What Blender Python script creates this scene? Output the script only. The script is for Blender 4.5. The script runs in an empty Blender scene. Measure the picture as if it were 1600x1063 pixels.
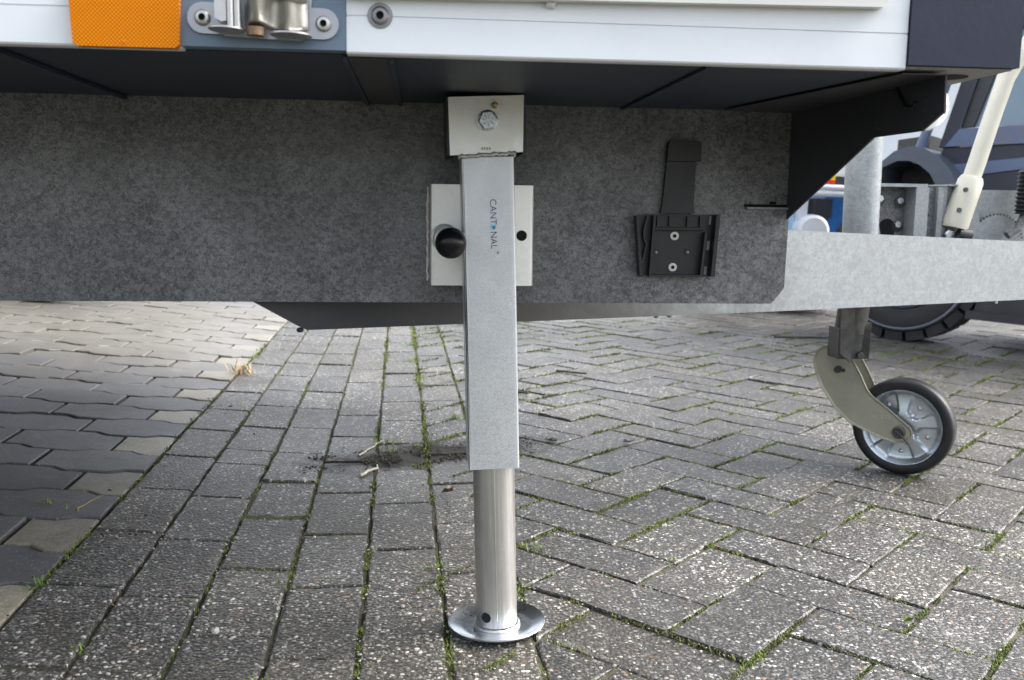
import bpy, bmesh, math, random
from mathutils import Vector, Matrix, noise
random.seed(7)
D = bpy.data; SC = bpy.context.scene; COL = SC.collection
V = Vector; PI = math.pi; R = math.radians

# ------------------------------------------------------------------ camera, sky, sun, exposure
def setup():
    cam = D.cameras.new('camera'); co = D.objects.new('camera', cam); COL.objects.link(co)
    p, r = .1383, .0534
    F = V((0, math.cos(p), -math.sin(p))); U = V((0, math.sin(p), math.cos(p))); X = V((1, 0, 0))
    right = X*math.cos(r) + U*math.sin(r); up = U*math.cos(r) - X*math.sin(r)
    m = Matrix((right, up, -F)).transposed().to_4x4(); m.translation = V((0, 0, .5012))
    co.matrix_world = m
    cam.sensor_width = 36; cam.lens = 33.3; cam.clip_start = .02; cam.clip_end = 600
    cam.dof.use_dof = True; cam.dof.focus_distance = 1.25; cam.dof.aperture_fstop = 11
    SC.camera = co
    w = D.worlds.new('World'); SC.world = w; w.use_nodes = True
    nt = w.node_tree; nt.nodes.clear()
    sky = nt.nodes.new('ShaderNodeTexSky'); sky.sky_type = 'NISHITA'; sky.sun_disc = False
    sky.sun_elevation = R(46); sky.sun_rotation = R(80); sky.air_density = 1.0; sky.dust_density = 4; sky.ozone_density = 1
    hs = nt.nodes.new('ShaderNodeHueSaturation'); hs.inputs['Saturation'].default_value = .42
    bg = nt.nodes.new('ShaderNodeBackground'); bg.inputs['Strength'].default_value = .13
    out = nt.nodes.new('ShaderNodeOutputWorld')
    nt.links.new(sky.outputs[0], hs.inputs['Color']); nt.links.new(hs.outputs[0], bg.inputs[0]); nt.links.new(bg.outputs[0], out.inputs[0])
    sd = D.lights.new('sun', 'SUN'); sd.energy = 1.5; sd.angle = R(40); sd.color = (1, .97, .93)
    so = D.objects.new('sun', sd); COL.objects.link(so)
    el, az = R(46), R(80)                                   # sky azimuth runs clockwise from +Y
    d = V((math.sin(az)*math.cos(el), math.cos(az)*math.cos(el), math.sin(el)))
    so.rotation_euler = d.to_track_quat('Z', 'Y').to_euler()
    so.location = d*20
    vs = SC.view_settings; vs.view_transform = 'Standard'; vs.look = 'None'; vs.gamma = 1; vs.exposure = 1.92
    vs.use_curve_mapping = False
setup()

# ------------------------------------------------------------------ materials
class NT:
    def __init__(s, name):
        s.m = D.materials.new(name); s.m.use_nodes = True; s.t = s.m.node_tree
        s.b = s.t.nodes['Principled BSDF']; s.p = None
    def n(s, typ, **k):
        o = s.t.nodes.new('ShaderNode'+typ)
        for a, v in k.items():
            if hasattr(o, a): setattr(o, a, v)
        return o
    def l(s, a, b): s.t.links.new(a, b)
    def pos(s, obj=False):
        if obj: return s.n('TexCoord').outputs['Object']
        return s.n('NewGeometry').outputs['Position']
    def noise(s, vec, scale, detail=3, rough=.55, dist=0):
        o = s.n('TexNoise'); s.l(vec, o.inputs['Vector']); o.inputs['Scale'].default_value = scale
        o.inputs['Detail'].default_value = detail; o.inputs['Roughness'].default_value = rough; o.inputs['Distortion'].default_value = dist
        return o
    def voro(s, vec, scale, feature='F1', rnd=1):
        o = s.n('TexVoronoi', feature=feature); s.l(vec, o.inputs['Vector']); o.inputs['Scale'].default_value = scale
        o.inputs['Randomness'].default_value = rnd
        return o
    def ramp(s, fac, stops, const=False):
        o = s.n('ValToRGB'); s.l(fac, o.inputs[0]); cr = o.color_ramp
        if const: cr.interpolation = 'CONSTANT'
        while len(cr.elements) < len(stops): cr.elements.new(.5)
        for e, (p, c) in zip(cr.elements, stops):
            e.position = p; e.color = (c, c, c, 1) if isinstance(c, (int, float)) else (*c, 1)
        return o.outputs[0]
    def mix(s, fac, a, b, mode='MIX'):
        o = s.n('Mix', data_type='RGBA', blend_type=mode)
        for sock, v in ((o.inputs[0], fac), (o.inputs[6], a), (o.inputs[7], b)):
            if isinstance(v, bpy.types.NodeSocket): s.l(v, sock)
            elif isinstance(v, (int, float)) and sock.type == 'VALUE': sock.default_value = v
            elif isinstance(v, (int, float)): sock.default_value = (v, v, v, 1)
            else: sock.default_value = (*v, 1)
        return o.outputs[2]
    def math(s, op, a, b=0, c=None):
        o = s.n('Math', operation=op)
        for i, v in enumerate((a, b) if c is None else (a, b, c)):
            if isinstance(v, bpy.types.NodeSocket): s.l(v, o.inputs[i])
            else: o.inputs[i].default_value = v
        return o.outputs[0]
    def bump(s, h, strength, dist=.001):
        o = s.n('Bump'); s.l(h, o.inputs['Height']); o.inputs['Strength'].default_value = strength; o.inputs['Distance'].default_value = dist
        if s.p is not None: s.l(s.p, o.inputs['Normal'])
        s.p = o.outputs[0]; s.l(s.p, s.b.inputs['Normal'])
    def set(s, col=None, rough=None, metal=None, **k):
        for nm, v in (('Base Color', col), ('Roughness', rough), ('Metallic', metal), *((q.replace('_', ' '), w) for q, w in k.items())):
            if v is None: continue
            i = s.b.inputs[nm]
            if isinstance(v, bpy.types.NodeSocket): s.l(v, i)
            elif isinstance(v, tuple): i.default_value = (*v, 1)
            else: i.default_value = v
        return s.m

def plain(name, col, rough=.5, metal=0, var=.15, scale=40, bump=0, dirt=None, **k):
    t = NT(name); P = t.pos(True); nz = t.noise(P, scale, 5, .6)
    c = t.mix(t.ramp(nz.outputs[0], [(.3, 0), (.7, 1)]), tuple(x*(1-var) for x in col), tuple(min(1, x*(1+var)) for x in col))
    if dirt:
        d = t.noise(P, scale*.35, 6, .7); c = t.mix(t.ramp(d.outputs[0], [(.55, 0), (.75, dirt[0])]), c, dirt[1])
    r = t.math('MULTIPLY_ADD', nz.outputs[0], .2, rough-.1)
    if bump: t.bump(t.noise(P, scale*8, 3).outputs[0], bump, .0006)
    return t.set(c, r, metal, **k)

def galvanised(name, lo, hi, rough=.5, metal=.6, sc=90, dirt=.5, worm=True, dirtcol=(.045, .043, .042)):
    t = NT(name); P = t.pos(True)
    w = t.noise(P, sc*1.2, 3); ad = t.n('VectorMath', operation='MULTIPLY_ADD')
    t.l(w.outputs[1], ad.inputs[0]); ad.inputs[1].default_value = (.012,)*3; t.l(P, ad.inputs[2])
    v = t.voro(ad.outputs[0], sc); v2 = t.voro(ad.outputs[0], sc*2.6)
    sep = t.n('SeparateColor'); t.l(v.outputs['Color'], sep.inputs[0]); sep2 = t.n('SeparateColor'); t.l(v2.outputs['Color'], sep2.inputs[0])
    cell = t.math('ADD', t.math('MULTIPLY', sep.outputs[0], .45), t.math('MULTIPLY', sep2.outputs[0], .55))
    cl = t.noise(P, 9, 4, .6)
    f = t.math('ADD', t.math('MULTIPLY', cell, .75), t.math('MULTIPLY', cl.outputs[0], .35))
    c = t.ramp(f, [(.3, lo), (.58, tuple((a+b)/2 for a, b in zip(lo, hi))), (.8, hi)])
    if worm:
        wn = t.noise(P, sc*2.2, 2, .5, 1.5)
        band = t.math('ABSOLUTE', t.math('SUBTRACT', wn.outputs[0], .5))
        cov = t.noise(P, 14, 3)
        m = t.math('MULTIPLY', t.ramp(band, [(.0, .75), (.035, 0)]), t.ramp(cov.outputs[0], [(.36, .1), (.6, 1)]))
        c = t.mix(m, c, tuple(min(1, x*2.1) for x in hi))
    dn = t.noise(P, 5, 6, .65)
    c = t.mix(t.ramp(dn.outputs[0], [(.45, 0), (.75, dirt)]), c, dirtcol)
    t.bump(t.noise(P, sc*3, 3).outputs[0], .12, .0006); t.bump(cell, .06, .0005)
    return t.set(c, t.math('MULTIPLY_ADD', cell, .2, rough-.1), metal)

def aggregate(name, base=(.1, .098, .094), bright=1.0, smooth=False, tone=(1, 1, 1), damp=.84, earthy=0):
    t = NT(name); P = t.pos()
    wob = t.noise(P, 60, 2); ad = t.n('VectorMath', operation='MULTIPLY_ADD')
    t.l(wob.outputs[1], ad.inputs[0]); ad.inputs[1].default_value = (.006,)*3; t.l(P, ad.inputs[2])
    Q = ad.outputs[0]
    def tint(v): return tuple(v*bright*x for x in tone)
    if not smooth:
        v = t.voro(Q, 195); v2 = t.voro(Q, 360)
        s1 = t.n('SeparateColor'); t.l(v.outputs['Color'], s1.inputs[0]); s2 = t.n('SeparateColor'); t.l(v2.outputs['Color'], s2.inputs[0])
        st = [(0, tint(.04)), (.20, tint(.075)), (.38, tint(.125)), (.56, tint(.2)), (.70, tint(.31)), (.84, (.6*bright, .58*bright, .545*bright)), (.955, (.22, .13, .075)), (.98, (.36, .26, .18))]
        c1 = t.ramp(s1.outputs[0], st, True)
        c2 = t.ramp(s2.outputs[0], [(0, tint(.035)), (.35, tint(.07)), (.62, tint(.13)), (.8, tint(.24)), (.93, tint(.4))], True)
        big = t.ramp(s1.outputs[1], [(.0, 0), (.42, 1)], True)
        in1 = t.ramp(v.outputs['Distance'], [(.42, 1), (.56, 0)]); in2 = t.ramp(v2.outputs['Distance'], [(.4, 1), (.6, 0)])
        c = t.mix(in2, tint(.042), c2); c = t.mix(t.math('MULTIPLY', in1, big), c, c1)
        h = t.math('SUBTRACT', 1, v.outputs['Distance'])
    else:
        v2 = t.voro(Q, 420); s2 = t.n('SeparateColor'); t.l(v2.outputs['Color'], s2.inputs[0])
        c = t.mix(t.ramp(s2.outputs[0], [(0, 0), (.5, .25), (.8, .55), (.97, 1)], True), tuple(x*.8 for x in base), tuple(min(1, x*1.35) for x in base))
        c = t.mix(t.math('MULTIPLY', t.ramp(s2.outputs[1], [(0, 0), (.965, 1)], True), t.ramp(v2.outputs['Distance'], [(.35, 1), (.45, 0)])), c, (.5, .49, .46))
        h = s2.outputs[0]
    oi = t.n('ObjectInfo')
    c = t.mix(1, c, t.ramp(oi.outputs['Random'], [(0, .72), (.35, .95), (.7, 1.05), (1, (1.25, 1.22, 1.15))]), 'MULTIPLY')
    n1 = t.noise(P, 3.2, 5, .65); c = t.mix(t.ramp(n1.outputs[0], [(.36, .5), (.58, 0)]), c, (.045, .041, .035))
    n4 = t.noise(P, 11, 4, .6, .6); c = t.mix(t.ramp(n4.outputs[0], [(.62, 0), (.72, .4)]), c, (.24, .235, .22))
    n2 = t.noise(P, 16, 5, .7); c = t.mix(t.ramp(n2.outputs[0], [(.53, 0), (.75, .6)]), c, (.045, .04, .03))
    n3 = t.noise(P, 1.3, 4, .6); c = t.mix(t.ramp(n3.outputs[0], [(.52-earthy*.4, 0), (.75, .35+earthy)]), c, (.085, .075, .045))
    # damp soil stain lying across the gutter
    mp = t.n('VectorMath', operation='SUBTRACT'); t.l(P, mp.inputs[0]); mp.inputs[1].default_value = (-.17, 1.9, 0)
    ro = t.n('VectorRotate', rotation_type='Z_AXIS'); t.l(mp.outputs[0], ro.inputs['Vector']); ro.inputs['Angle'].default_value = -.41
    sc = t.n('VectorMath', operation='MULTIPLY'); t.l(ro.outputs[0], sc.inputs[0]); sc.inputs[1].default_value = (2.6, 7.5, 0)
    ln = t.n('VectorMath', operation='LENGTH'); t.l(sc.outputs[0], ln.inputs[0])
    sn = t.math('ADD', ln.outputs['Value'], t.math('MULTIPLY', t.noise(P, 24, 5, .7).outputs[0], 1.2))
    stain = t.ramp(t.math('MULTIPLY', sn, .5), [(.50, .9), (.76, 0)])
    c = t.mix(stain, c, (.02, .017, .013))
    t.bump(h, .55 if not smooth else .12, .0022 if not smooth else .0008)
    t.bump(t.noise(P, 700, 2).outputs[0], .18, .0006)
    if smooth:
        dp_ = t.n('VectorMath', operation='DOT_PRODUCT'); t.l(P, dp_.inputs[0]); dp_.inputs[1].default_value = (-.124, .992, 0)
        uu = t.math('ADD', dp_.outputs['Value'], t.math('MULTIPLY', t.noise(P, 2.2, 4, .6).outputs[0], .9))
        m = t.math('MULTIPLY', t.ramp(t.math('MULTIPLY', uu, .1), [(.29, 0), (.36, 1), (.47, 1), (.49, 0)]), t.ramp(t.noise(P, 9, 5, .65).outputs[0], [(.3, .45), (.6, .9)]))
        c = t.mix(m, c, (.2, .189, .163))
    c = t.mix(1, c, (damp, damp, damp), 'MULTIPLY')
    wet = t.noise(P, 1.7, 3)
    return t.set(c, t.ramp(wet.outputs[0], [(.35, .36), (.65, .52)]), 0, Specular_IOR_Level=t.math('MULTIPLY_ADD', stain, -.5, .48))

def soil(name):
    t = NT(name); P = t.pos(); n1 = t.noise(P, 7, 5, .65); n2 = t.noise(P, 180, 4, .7)
    c = t.mix(t.ramp(n1.outputs[0], [(.42, 0), (.6, 1)]), (.028, .024, .018), (.05, .062, .018))
    c = t.mix(t.ramp(n2.outputs[0], [(.45, 0), (.7, .7)]), c, (.12, .105, .08))
    t.bump(n2.outputs[0], .8, .003)
    return t.set(c, .9)

def moss(name):
    t = NT(name); P = t.pos(); n1 = t.noise(P, 9, 4, .6); n2 = t.noise(P, 120, 2)
    c = t.mix(t.ramp(n1.outputs[0], [(.35, 0), (.5, .5), (.66, 1)]), (.06, .055, .018), (.15, .2, .03))
    c = t.mix(t.ramp(n2.outputs[0], [(.4, 0), (.7, .7)]), c, (.07, .11, .018))
    return t.set(c, .8, Subsurface_Weight=0)

M = {}
M['galv'] = galvanised('galvanised_steel', (.058, .06, .064), (.205, .21, .22), .5, .4, 180, .45)
M['galv_bright'] = galvanised('bright_galvanised_steel', (.205, .225, .24), (.29, .32, .335), .5, .25, 120, .3, False, (.2, .19, .18))
def flaked():
    t = NT('flaked_zinc_plate'); P = t.pos(True); mp = t.n('VectorMath', operation='MULTIPLY'); t.l(P, mp.inputs[0]); mp.inputs[1].default_value = (1, 1, 1.6)
    w = t.noise(mp.outputs[0], 420, 3, .6, 1.2); v = t.voro(mp.outputs[0], 300, 'DISTANCE_TO_EDGE')
    sp = t.n('SeparateXYZ'); t.l(P, sp.inputs[0])
    low = t.math('ADD', t.math('MULTIPLY', sp.outputs[2], -2.2), t.math('MULTIPLY', t.noise(P, 30, 4, .6).outputs[0], .9))
    cov = t.ramp(low, [(.5, .12), (1.05, .8)])
    c = t.ramp(t.noise(P, 22, 4, .6).outputs[0], [(.3, (.42, .44, .47)), (.7, (.54, .56, .585))])
    fl = t.ramp(w.outputs[0], [(.40, 0), (.47, 1), (.53, 1), (.60, 0)]); ed = t.ramp(v.outputs[0], [(.02, 1), (.09, 0)])
    c = t.mix(t.math('MULTIPLY', fl, cov), c, (.74, .755, .78)); c = t.mix(t.math('MULTIPLY', ed, t.math('MULTIPLY', cov, .6)), c, (.38, .39, .41))
    ex = t.ramp(t.math('ABSOLUTE', sp.outputs[0]), [(.0255, 0), (.0275, 1)]); c = t.mix(t.math('MULTIPLY', ex, .35), c, (.78, .79, .8))
    t.bump(t.math('MULTIPLY', w.outputs[0], cov), .35, .0006)
    return t.set(c, t.math('MULTIPLY_ADD', w.outputs[0], .25, .28), .6)
M['zinc'] = flaked()
def grimy():  # galvanised steel with the shade under the body painted into its colour
    m = galvanised('grimy_galvanised_steel', (.205, .225, .24), (.285, .312, .326), .5, .25, 120, .3, False, (.2, .19, .18))  # plain galvanised base; the darkening added below is painted shade
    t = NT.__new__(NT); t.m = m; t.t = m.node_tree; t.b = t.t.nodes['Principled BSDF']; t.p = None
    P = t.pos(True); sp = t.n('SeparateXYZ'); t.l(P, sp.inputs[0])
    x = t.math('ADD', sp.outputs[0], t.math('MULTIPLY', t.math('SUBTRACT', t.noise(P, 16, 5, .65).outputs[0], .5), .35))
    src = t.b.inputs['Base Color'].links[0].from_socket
    c = t.mix(t.ramp(x, [(.02, .94), (.25, .8), (.5, .12), (.62, 0)]), src, (.03, .028, .026)); t.set(c); return m  # shade under the body painted into the colour, near black left, clearing rightwards
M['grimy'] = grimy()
M['galv_dull'] = galvanised('dull_galvanised_steel', (.03, .031, .033), (.1, .102, .105), .6, .2, 90, .5)
def brushed():
    t = NT('drawn_steel_tube'); P = t.pos(True); mp = t.n('VectorMath', operation='MULTIPLY'); t.l(P, mp.inputs[0]); mp.inputs[1].default_value = (1, 1, .03)
    n1 = t.noise(mp.outputs[0], 260, 4, .6); n2 = t.noise(P, 25, 5, .6); n3 = t.noise(P, 240, 3, .6)
    c = t.ramp(n1.outputs[0], [(.3, (.46, .455, .44)), (.7, (.66, .65, .63))])
    c = t.mix(t.ramp(n2.outputs[0], [(.45, 0), (.7, .45)]), c, (.4, .385, .36))
    c = t.mix(t.ramp(n3.outputs[0], [(.66, 0), (.72, .5)]), c, (.75, .74, .72))
    t.bump(n1.outputs[0], .08, .0004)
    return t.set(c, t.math('MULTIPLY_ADD', n2.outputs[0], .25, .24), .85)
M['tube'] = brushed()
M['plate'] = galvanised('grey_zinc_plate', (.70, .70, .68), (.78, .78, .76), .42, .6, 40, .12, False, (.3, .29, .26))
M['dish'] = plain('polished_zinc', (.8, .84, .88), .28, 1, .06, 30, .04)
M['white'] = plain('white_painted_aluminium', (.72, .75, .79), .34, 0, .03, 12, 0, (.12, (.4, .37, .32)))
M['lip'] = plain('off_white_panel', (.62, .61, .59), .4, 0, .05, 14, 0, (.15, (.35, .32, .28)))
M['post'] = plain('blue_grey_paint', (.11, .16, .225), .38, 0, .06, 18, .03, (.2, (.34, .38, .42)))
M['corner'] = plain('dark_slate_plastic', (.024, .028, .05), .55, 0, .12, 22, .25, (.12, (.07, .075, .1)), Specular_IOR_Level=.25)
M['corner_under'] = plain('bare_grey_plastic', (.3, .3, .31), .7, 0, .1, 120, .3)
M['navy'] = plain('dark_navy_underside', (.015, .022, .041), .5, 0, .2, 8, .05, (.3, (.04, .042, .05)))
M['blackplate'] = plain('black_coated_steel', (.028, .03, .036), .5, 0, .2, 14, .05, (.25, (.035, .034, .033)))
M['blackplastic'] = plain('black_plastic', (.009, .0095, .012), .42, 0, .12, 30, .08, (.15, (.04, .038, .035)))
M['knob'] = plain('glossy_black_ball', (.006, .006, .008), .24, 0, .1, 30, Specular_IOR_Level=.28)
M['rubber'] = plain('black_rubber', (.009, .0095, .012), .48, 0, .2, 40, .1, (.3, (.045, .042, .04)))
M['hole'] = plain('dark_hollow', (.004, .004, .004), .9)
M['stainless'] = plain('cast_stainless', (.5, .49, .47), .36, .95, .12, 60, .2, (.35, (.33, .29, .24)))
M['hingeplate'] = plain('grey_hinge_plate', (.36, .37, .4), .42, .7, .08, 60, .08)
M['rust'] = plain('rusty_bolt', (.22, .15, .09), .6, .5, .4, 160, .3, (.5, (.35, .3, .24)))
M['brass'] = plain('brass', (.42, .32, .16), .32, .9, .1, 60)
M['bolt'] = plain('zinc_bolt', (.5, .54, .58), .28, .95, .15, 200, .2)
M['greybolt'] = plain('grey_steel_screw', (.24, .23, .24), .42, .8, .15, 200, .2)
M['rivet'] = plain('light_washer', (.6, .6, .58), .5, .2)
M['fork'] = plain('olive_chromate_steel', (.36, .35, .28), .4, .35, .08, 22, .05, (.25, (.2, .25, .22)))
M['fork_mark'] = plain('raised_mark', (.6, .59, .5), .4, .3, .05, 20)
M['stem'] = plain('worn_dark_steel', (.07, .07, .07), .5, .5, .3, 50, .2, (.4, (.22, .21, .2)))
M['rim'] = plain('zinc_wheel_disc', (.52, .57, .62), .3, .92, .12, 30, .05)
M['cream'] = plain('cream_paint', (.5, .49, .42), .4, 0, .05, 20, .03, (.3, (.34, .31, .25)))
M['letters'] = plain('navy_print', (.02, .03, .12), .5)
M['globe'] = plain('sky_blue_print', (.05, .33, .75), .4, 0, .5, 900)
M['globe_light'] = plain('pale_blue_print', (.45, .7, .9), .4)
M['weld'] = plain('weld_bead', (.5, .5, .48), .4, .8, .2, 300, .5)
M['sealant'] = plain('white_sealant', (.6, .59, .56), .6, 0, .3, 200, .3)
M['truckblue'] = plain('weathered_dark_blue_paint', (.009, .014, .032), .35, 0, .2, 6, .1, (.85, (.12, .055, .03)))
M['truckpale'] = plain('faded_blue_paint', (.085, .12, .21), .35, 0, .12, 8, .1, (.5, (.2, .12, .09)))
M['fender'] = plain('grey_blue_fender', (.08, .096, .125), .38, .1, .15, 12, .1, (.5, (.1, .07, .06)))
M['tyre'] = plain('dusty_tyre', (.018, .018, .02), .7, 0, .25, 30, .2, (.4, (.07, .065, .06)))
M['blue'] = plain('bright_blue_paint', (.03, .13, .38), .35)
M['paleblue'] = plain('pale_blue_paint', (.4, .58, .8), .35)
M['yellow'] = plain('yellow_lens', (.8, .55, .02), .3)
M['red'] = plain('red_lens', (.7, .03, .01), .3)
M['agg'] = aggregate('exposed_aggregate_paver', tone=(1, .982, .945))
M['aggdark'] = aggregate('worn_aggregate_paver', bright=1.2, tone=(1, .97, .9), earthy=.12)
M['smooth'] = aggregate('blue_grey_concrete_paver', (.125, .126, .138), smooth=True, earthy=.12)
M['smoothlight'] = aggregate('light_buff_concrete_paver', (.3, .275, .215), smooth=True, damp=.95)
M['soil'] = soil('joint_soil'); M['moss'] = moss('moss_green')
M['grass'] = plain('grass_blade', (.13, .2, .035), .6, 0, .35, 60)
M['dry'] = plain('dry_straw', (.42, .3, .15), .7, 0, .25, 60)
M['twig'] = plain('dark_bark', (.03, .026, .022), .8, 0, .3, 90, .3)
M['paletwig'] = plain('bleached_wood', (.34, .32, .27), .8, 0, .2, 90, .3)
M['rustleaf'] = plain('withered_leaf', (.13, .07, .04), .7, 0, .3, 60)
M['stone'] = plain('pale_pebble', (.36, .345, .31), .6, 0, .3, 30)
M['crumb'] = plain('dark_crumb', (.03, .028, .024), .9, 0, .4, 60)

def reflector_mat():
    t = NT('amber_reflector'); P = t.pos(True)
    v = t.n('VectorMath', operation='MULTIPLY'); t.l(P, v.inputs[0]); v.inputs[1].default_value = (1, .0, 1)
    rot = t.n('VectorRotate', rotation_type='Y_AXIS'); t.l(v.outputs[0], rot.inputs['Vector']); rot.inputs['Angle'].default_value = R(45)
    vo = t.voro(rot.outputs[0], 440, 'F1', 0)
    c = t.ramp(vo.outputs['Distance'], [(.1, (.86, .29, .003)), (.55, (.5, .13, .001))])
    t.bump(vo.outputs['Distance'], .45, .0012)
    return t.set(c, .16, 0, Specular_IOR_Level=.12)
M['reflector'] = reflector_mat()
def glassy():
    t = NT('tinted_window'); return t.set((.2, .27, .33), .06, .25)
M['glass'] = glassy()
def clear():
    t = NT('clear_lens'); return t.set((.82, .84, .86), .14, 0, Transmission_Weight=.25, IOR=1.45)
M['lens'] = clear()

# ------------------------------------------------------------------ mesh helpers
def obj(name, bm, mat, parent=None, smooth=32, bevel=0):
    if bevel:
        es = [e for e in bm.edges if len(e.link_faces) == 2 and e.calc_face_angle(0) > .5]
        bmesh.ops.bevel(bm, geom=es, offset=bevel, segments=2, affect='EDGES', clamp_overlap=True, profile=.5)
    bmesh.ops.recalc_face_normals(bm, faces=bm.faces)
    me = D.meshes.new(name); bm.to_mesh(me); bm.free()
    me.materials.append(M[mat] if isinstance(mat, str) else mat)
    if smooth:
        for p in me.polygons: p.use_smooth = True
        me.set_sharp_from_angle(angle=R(smooth))
    o = D.objects.new(name, me); COL.objects.link(o)
    if parent: o.parent = parent
    return o
def empty(name, parent=None, matrix=None):
    o = D.objects.new(name, None); COL.objects.link(o); o.empty_display_size = .05
    if parent: o.parent = parent
    if matrix: o.matrix_basis = matrix
    return o
def tag(o, label=None, cat=None, group=None, kind=None):
    for k, v in (('label', label), ('category', cat), ('group', group), ('kind', kind)):
        if v: o[k] = v
    return o
def NB(): return bmesh.new()
def bx(bm, x0, x1, y0, y1, z0, z1):
    vs = [bm.verts.new((x, y, z)) for z in (z0, z1) for x, y in ((x0, y0), (x1, y0), (x1, y1), (x0, y1))]
    for f in ((0, 1, 2, 3), (4, 5, 6, 7), (0, 1, 5, 4), (1, 2, 6, 5), (2, 3, 7, 6), (3, 0, 4, 7)): bm.faces.new([vs[i] for i in f])
    return bm
def prism(bm, pts, vec):
    a = [bm.verts.new(p) for p in pts]; b = [bm.verts.new(V(p)+V(vec)) for p in pts]
    bm.faces.new(a); bm.faces.new(b); n = len(a)
    for i in range(n): bm.faces.new((a[i], a[(i+1) % n], b[(i+1) % n], b[i]))
    return bm
def xz(pts, y): return [(x, y, z) for x, z in pts]
def basis(d):
    d = V(d).normalized(); u = d.orthogonal().normalized(); return u, d.cross(u), d
def cyl(bm, p0, p1, r0, r1=None, n=24):
    p0, p1 = V(p0), V(p1); r1 = r0 if r1 is None else r1; u, w, d = basis(p1-p0)
    A = [bm.verts.new(p0+(u*math.cos(t)+w*math.sin(t))*r0) for t in (2*PI*i/n for i in range(n))]
    B = [bm.verts.new(p1+(u*math.cos(t)+w*math.sin(t))*r1) for t in (2*PI*i/n for i in range(n))]
    for i in range(n): bm.faces.new((A[i], A[(i+1) % n], B[(i+1) % n], B[i]))
    bm.faces.new(A); bm.faces.new(B); return bm
def lathe(bm, prof, origin, axis, n=40, ph=0):
    origin = V(origin); u, w, d = basis(axis); rings = []
    for r, h in prof:
        if r < 1e-6: rings.append([bm.verts.new(origin+d*h)])
        else: rings.append([bm.verts.new(origin+d*h+(u*math.cos(t)+w*math.sin(t))*r) for t in (2*PI*i/n+ph for i in range(n))])
    for a, b in zip(rings, rings[1:]):
        for i in range(n):
            j = (i+1) % n
            q = [a[i % len(a)], a[j % len(a)], b[j % len(b)], b[i % len(b)]]
            q = list(dict.fromkeys(q))
            if len(q) > 2: bm.faces.new(q)
    return bm
def sweep(bm, pts, rad, n=14):
    pts = [V(p) for p in pts]; rings = []; rad = rad if isinstance(rad, (list, tuple)) else [rad]*len(pts); up = None
    for i, p in enumerate(pts):
        d = (pts[min(i+1, len(pts)-1)]-pts[max(i-1, 0)]).normalized()
        u = d.orthogonal().normalized() if up is None else (up-d*up.dot(d)).normalized()
        up = u; w = d.cross(u)
        rings.append([bm.verts.new(p+(u*math.cos(t)+w*math.sin(t))*rad[i]) for t in (2*PI*k/n for k in range(n))])
    for a, b in zip(rings, rings[1:]):
        for i in range(n): bm.faces.new((a[i], a[(i+1) % n], b[(i+1) % n], b[i]))
    bm.faces.new(rings[0]); bm.faces.new(rings[-1]); return bm
def ball(bm, c, r, seg=24, rings=16, scale=(1, 1, 1)):
    m = Matrix.Translation(c) @ Matrix.Diagonal((*scale, 1))
    bmesh.ops.create_uvsphere(bm, u_segments=seg, v_segments=rings, radius=r, matrix=m); return bm
def hexhead(bm, c, axis, r, h, ph=0):
    lathe(bm, [(0, 0), (r*1.0, 0), (r, h*.82), (r*.86, h), (0, h)], c, axis, 6, ph); return bm
def text(name, body, size, mat, parent, M4, off=0, ext=.00012, spacing=1.0, align='LEFT'):
    c = D.curves.new(name, 'FONT'); c.body = body; c.size = size; c.extrude = ext; c.offset = off; c.space_character = spacing; c.align_x = align
    c.materials.append(M[mat]); o = D.objects.new(name, c); COL.objects.link(o); dg_ = bpy.context.evaluated_depsgraph_get(); me = D.meshes.new_from_object(o.evaluated_get(dg_)); D.objects.remove(o); o = D.objects.new(name, me); COL.objects.link(o); o.parent = parent; o.matrix_basis = M4; return o

# ------------------------------------------------------------------ ground
TU = .125                                             # gutter direction: dx/dy = -TU
CN = 1/math.sqrt(1+TU*TU)
SV = V((CN, TU*CN, 0)); UV = V((-TU*CN, CN, 0))        # across, along the gutter course
SB, CW = -.4405, .103                                  # left edge of the gutter course, width of one course
SE = SB+6*CW                                           # right edge of the gutter course
def gz(s):                                             # shallow paved gutter: falls from the left, rises to the right
    nodes = [(-4, 0), (-3.2, -.05), (SB, -.05), (SB+.2, -.02), (SB+.4, .04), (SB+.55, .05), (SB+.9, 0)]
    if s >= nodes[-1][0]: return 0.
    z = 0.; hi = nodes[-1]
    for lo in reversed(nodes[:-1]):
        a = max(s, lo[0])
        def sl(q): return lo[1]+(hi[1]-lo[1])*(q-lo[0])/(hi[0]-lo[0])
        z -= (hi[0]-a)*(sl(a)+sl(hi[0]))/2
        hi = lo
        if s >= lo[0]: break
    return z
def G(s, u, dz=0):
    p = SV*s+UV*u; p.z = gz(s)+dz + .0035*noise.noise(V((p.x*2.3, p.y*2.3, 0))) ; return p
def su(p): return p[0]*SV.x+p[1]*SV.y, p[0]*UV.x+p[1]*UV.y
def Gxy(x, y, dz=0):
    s, u = su((x, y)); return G(s, u, dz)
CAMP = V((0, 0, .5012))
def inview(p, marg=.25):
    u0 = p.x; q = V(p)-CAMP; c, s = math.cos(.1383), math.sin(.1383)
    zc = q.y*c-q.z*s; yc = q.y*s+q.z*c
    if zc < .3: return False
    return abs(u0/zc) < .54*(1+marg)+.08 and -.36*(1+marg)-.05 < yc/zc < .45

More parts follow.
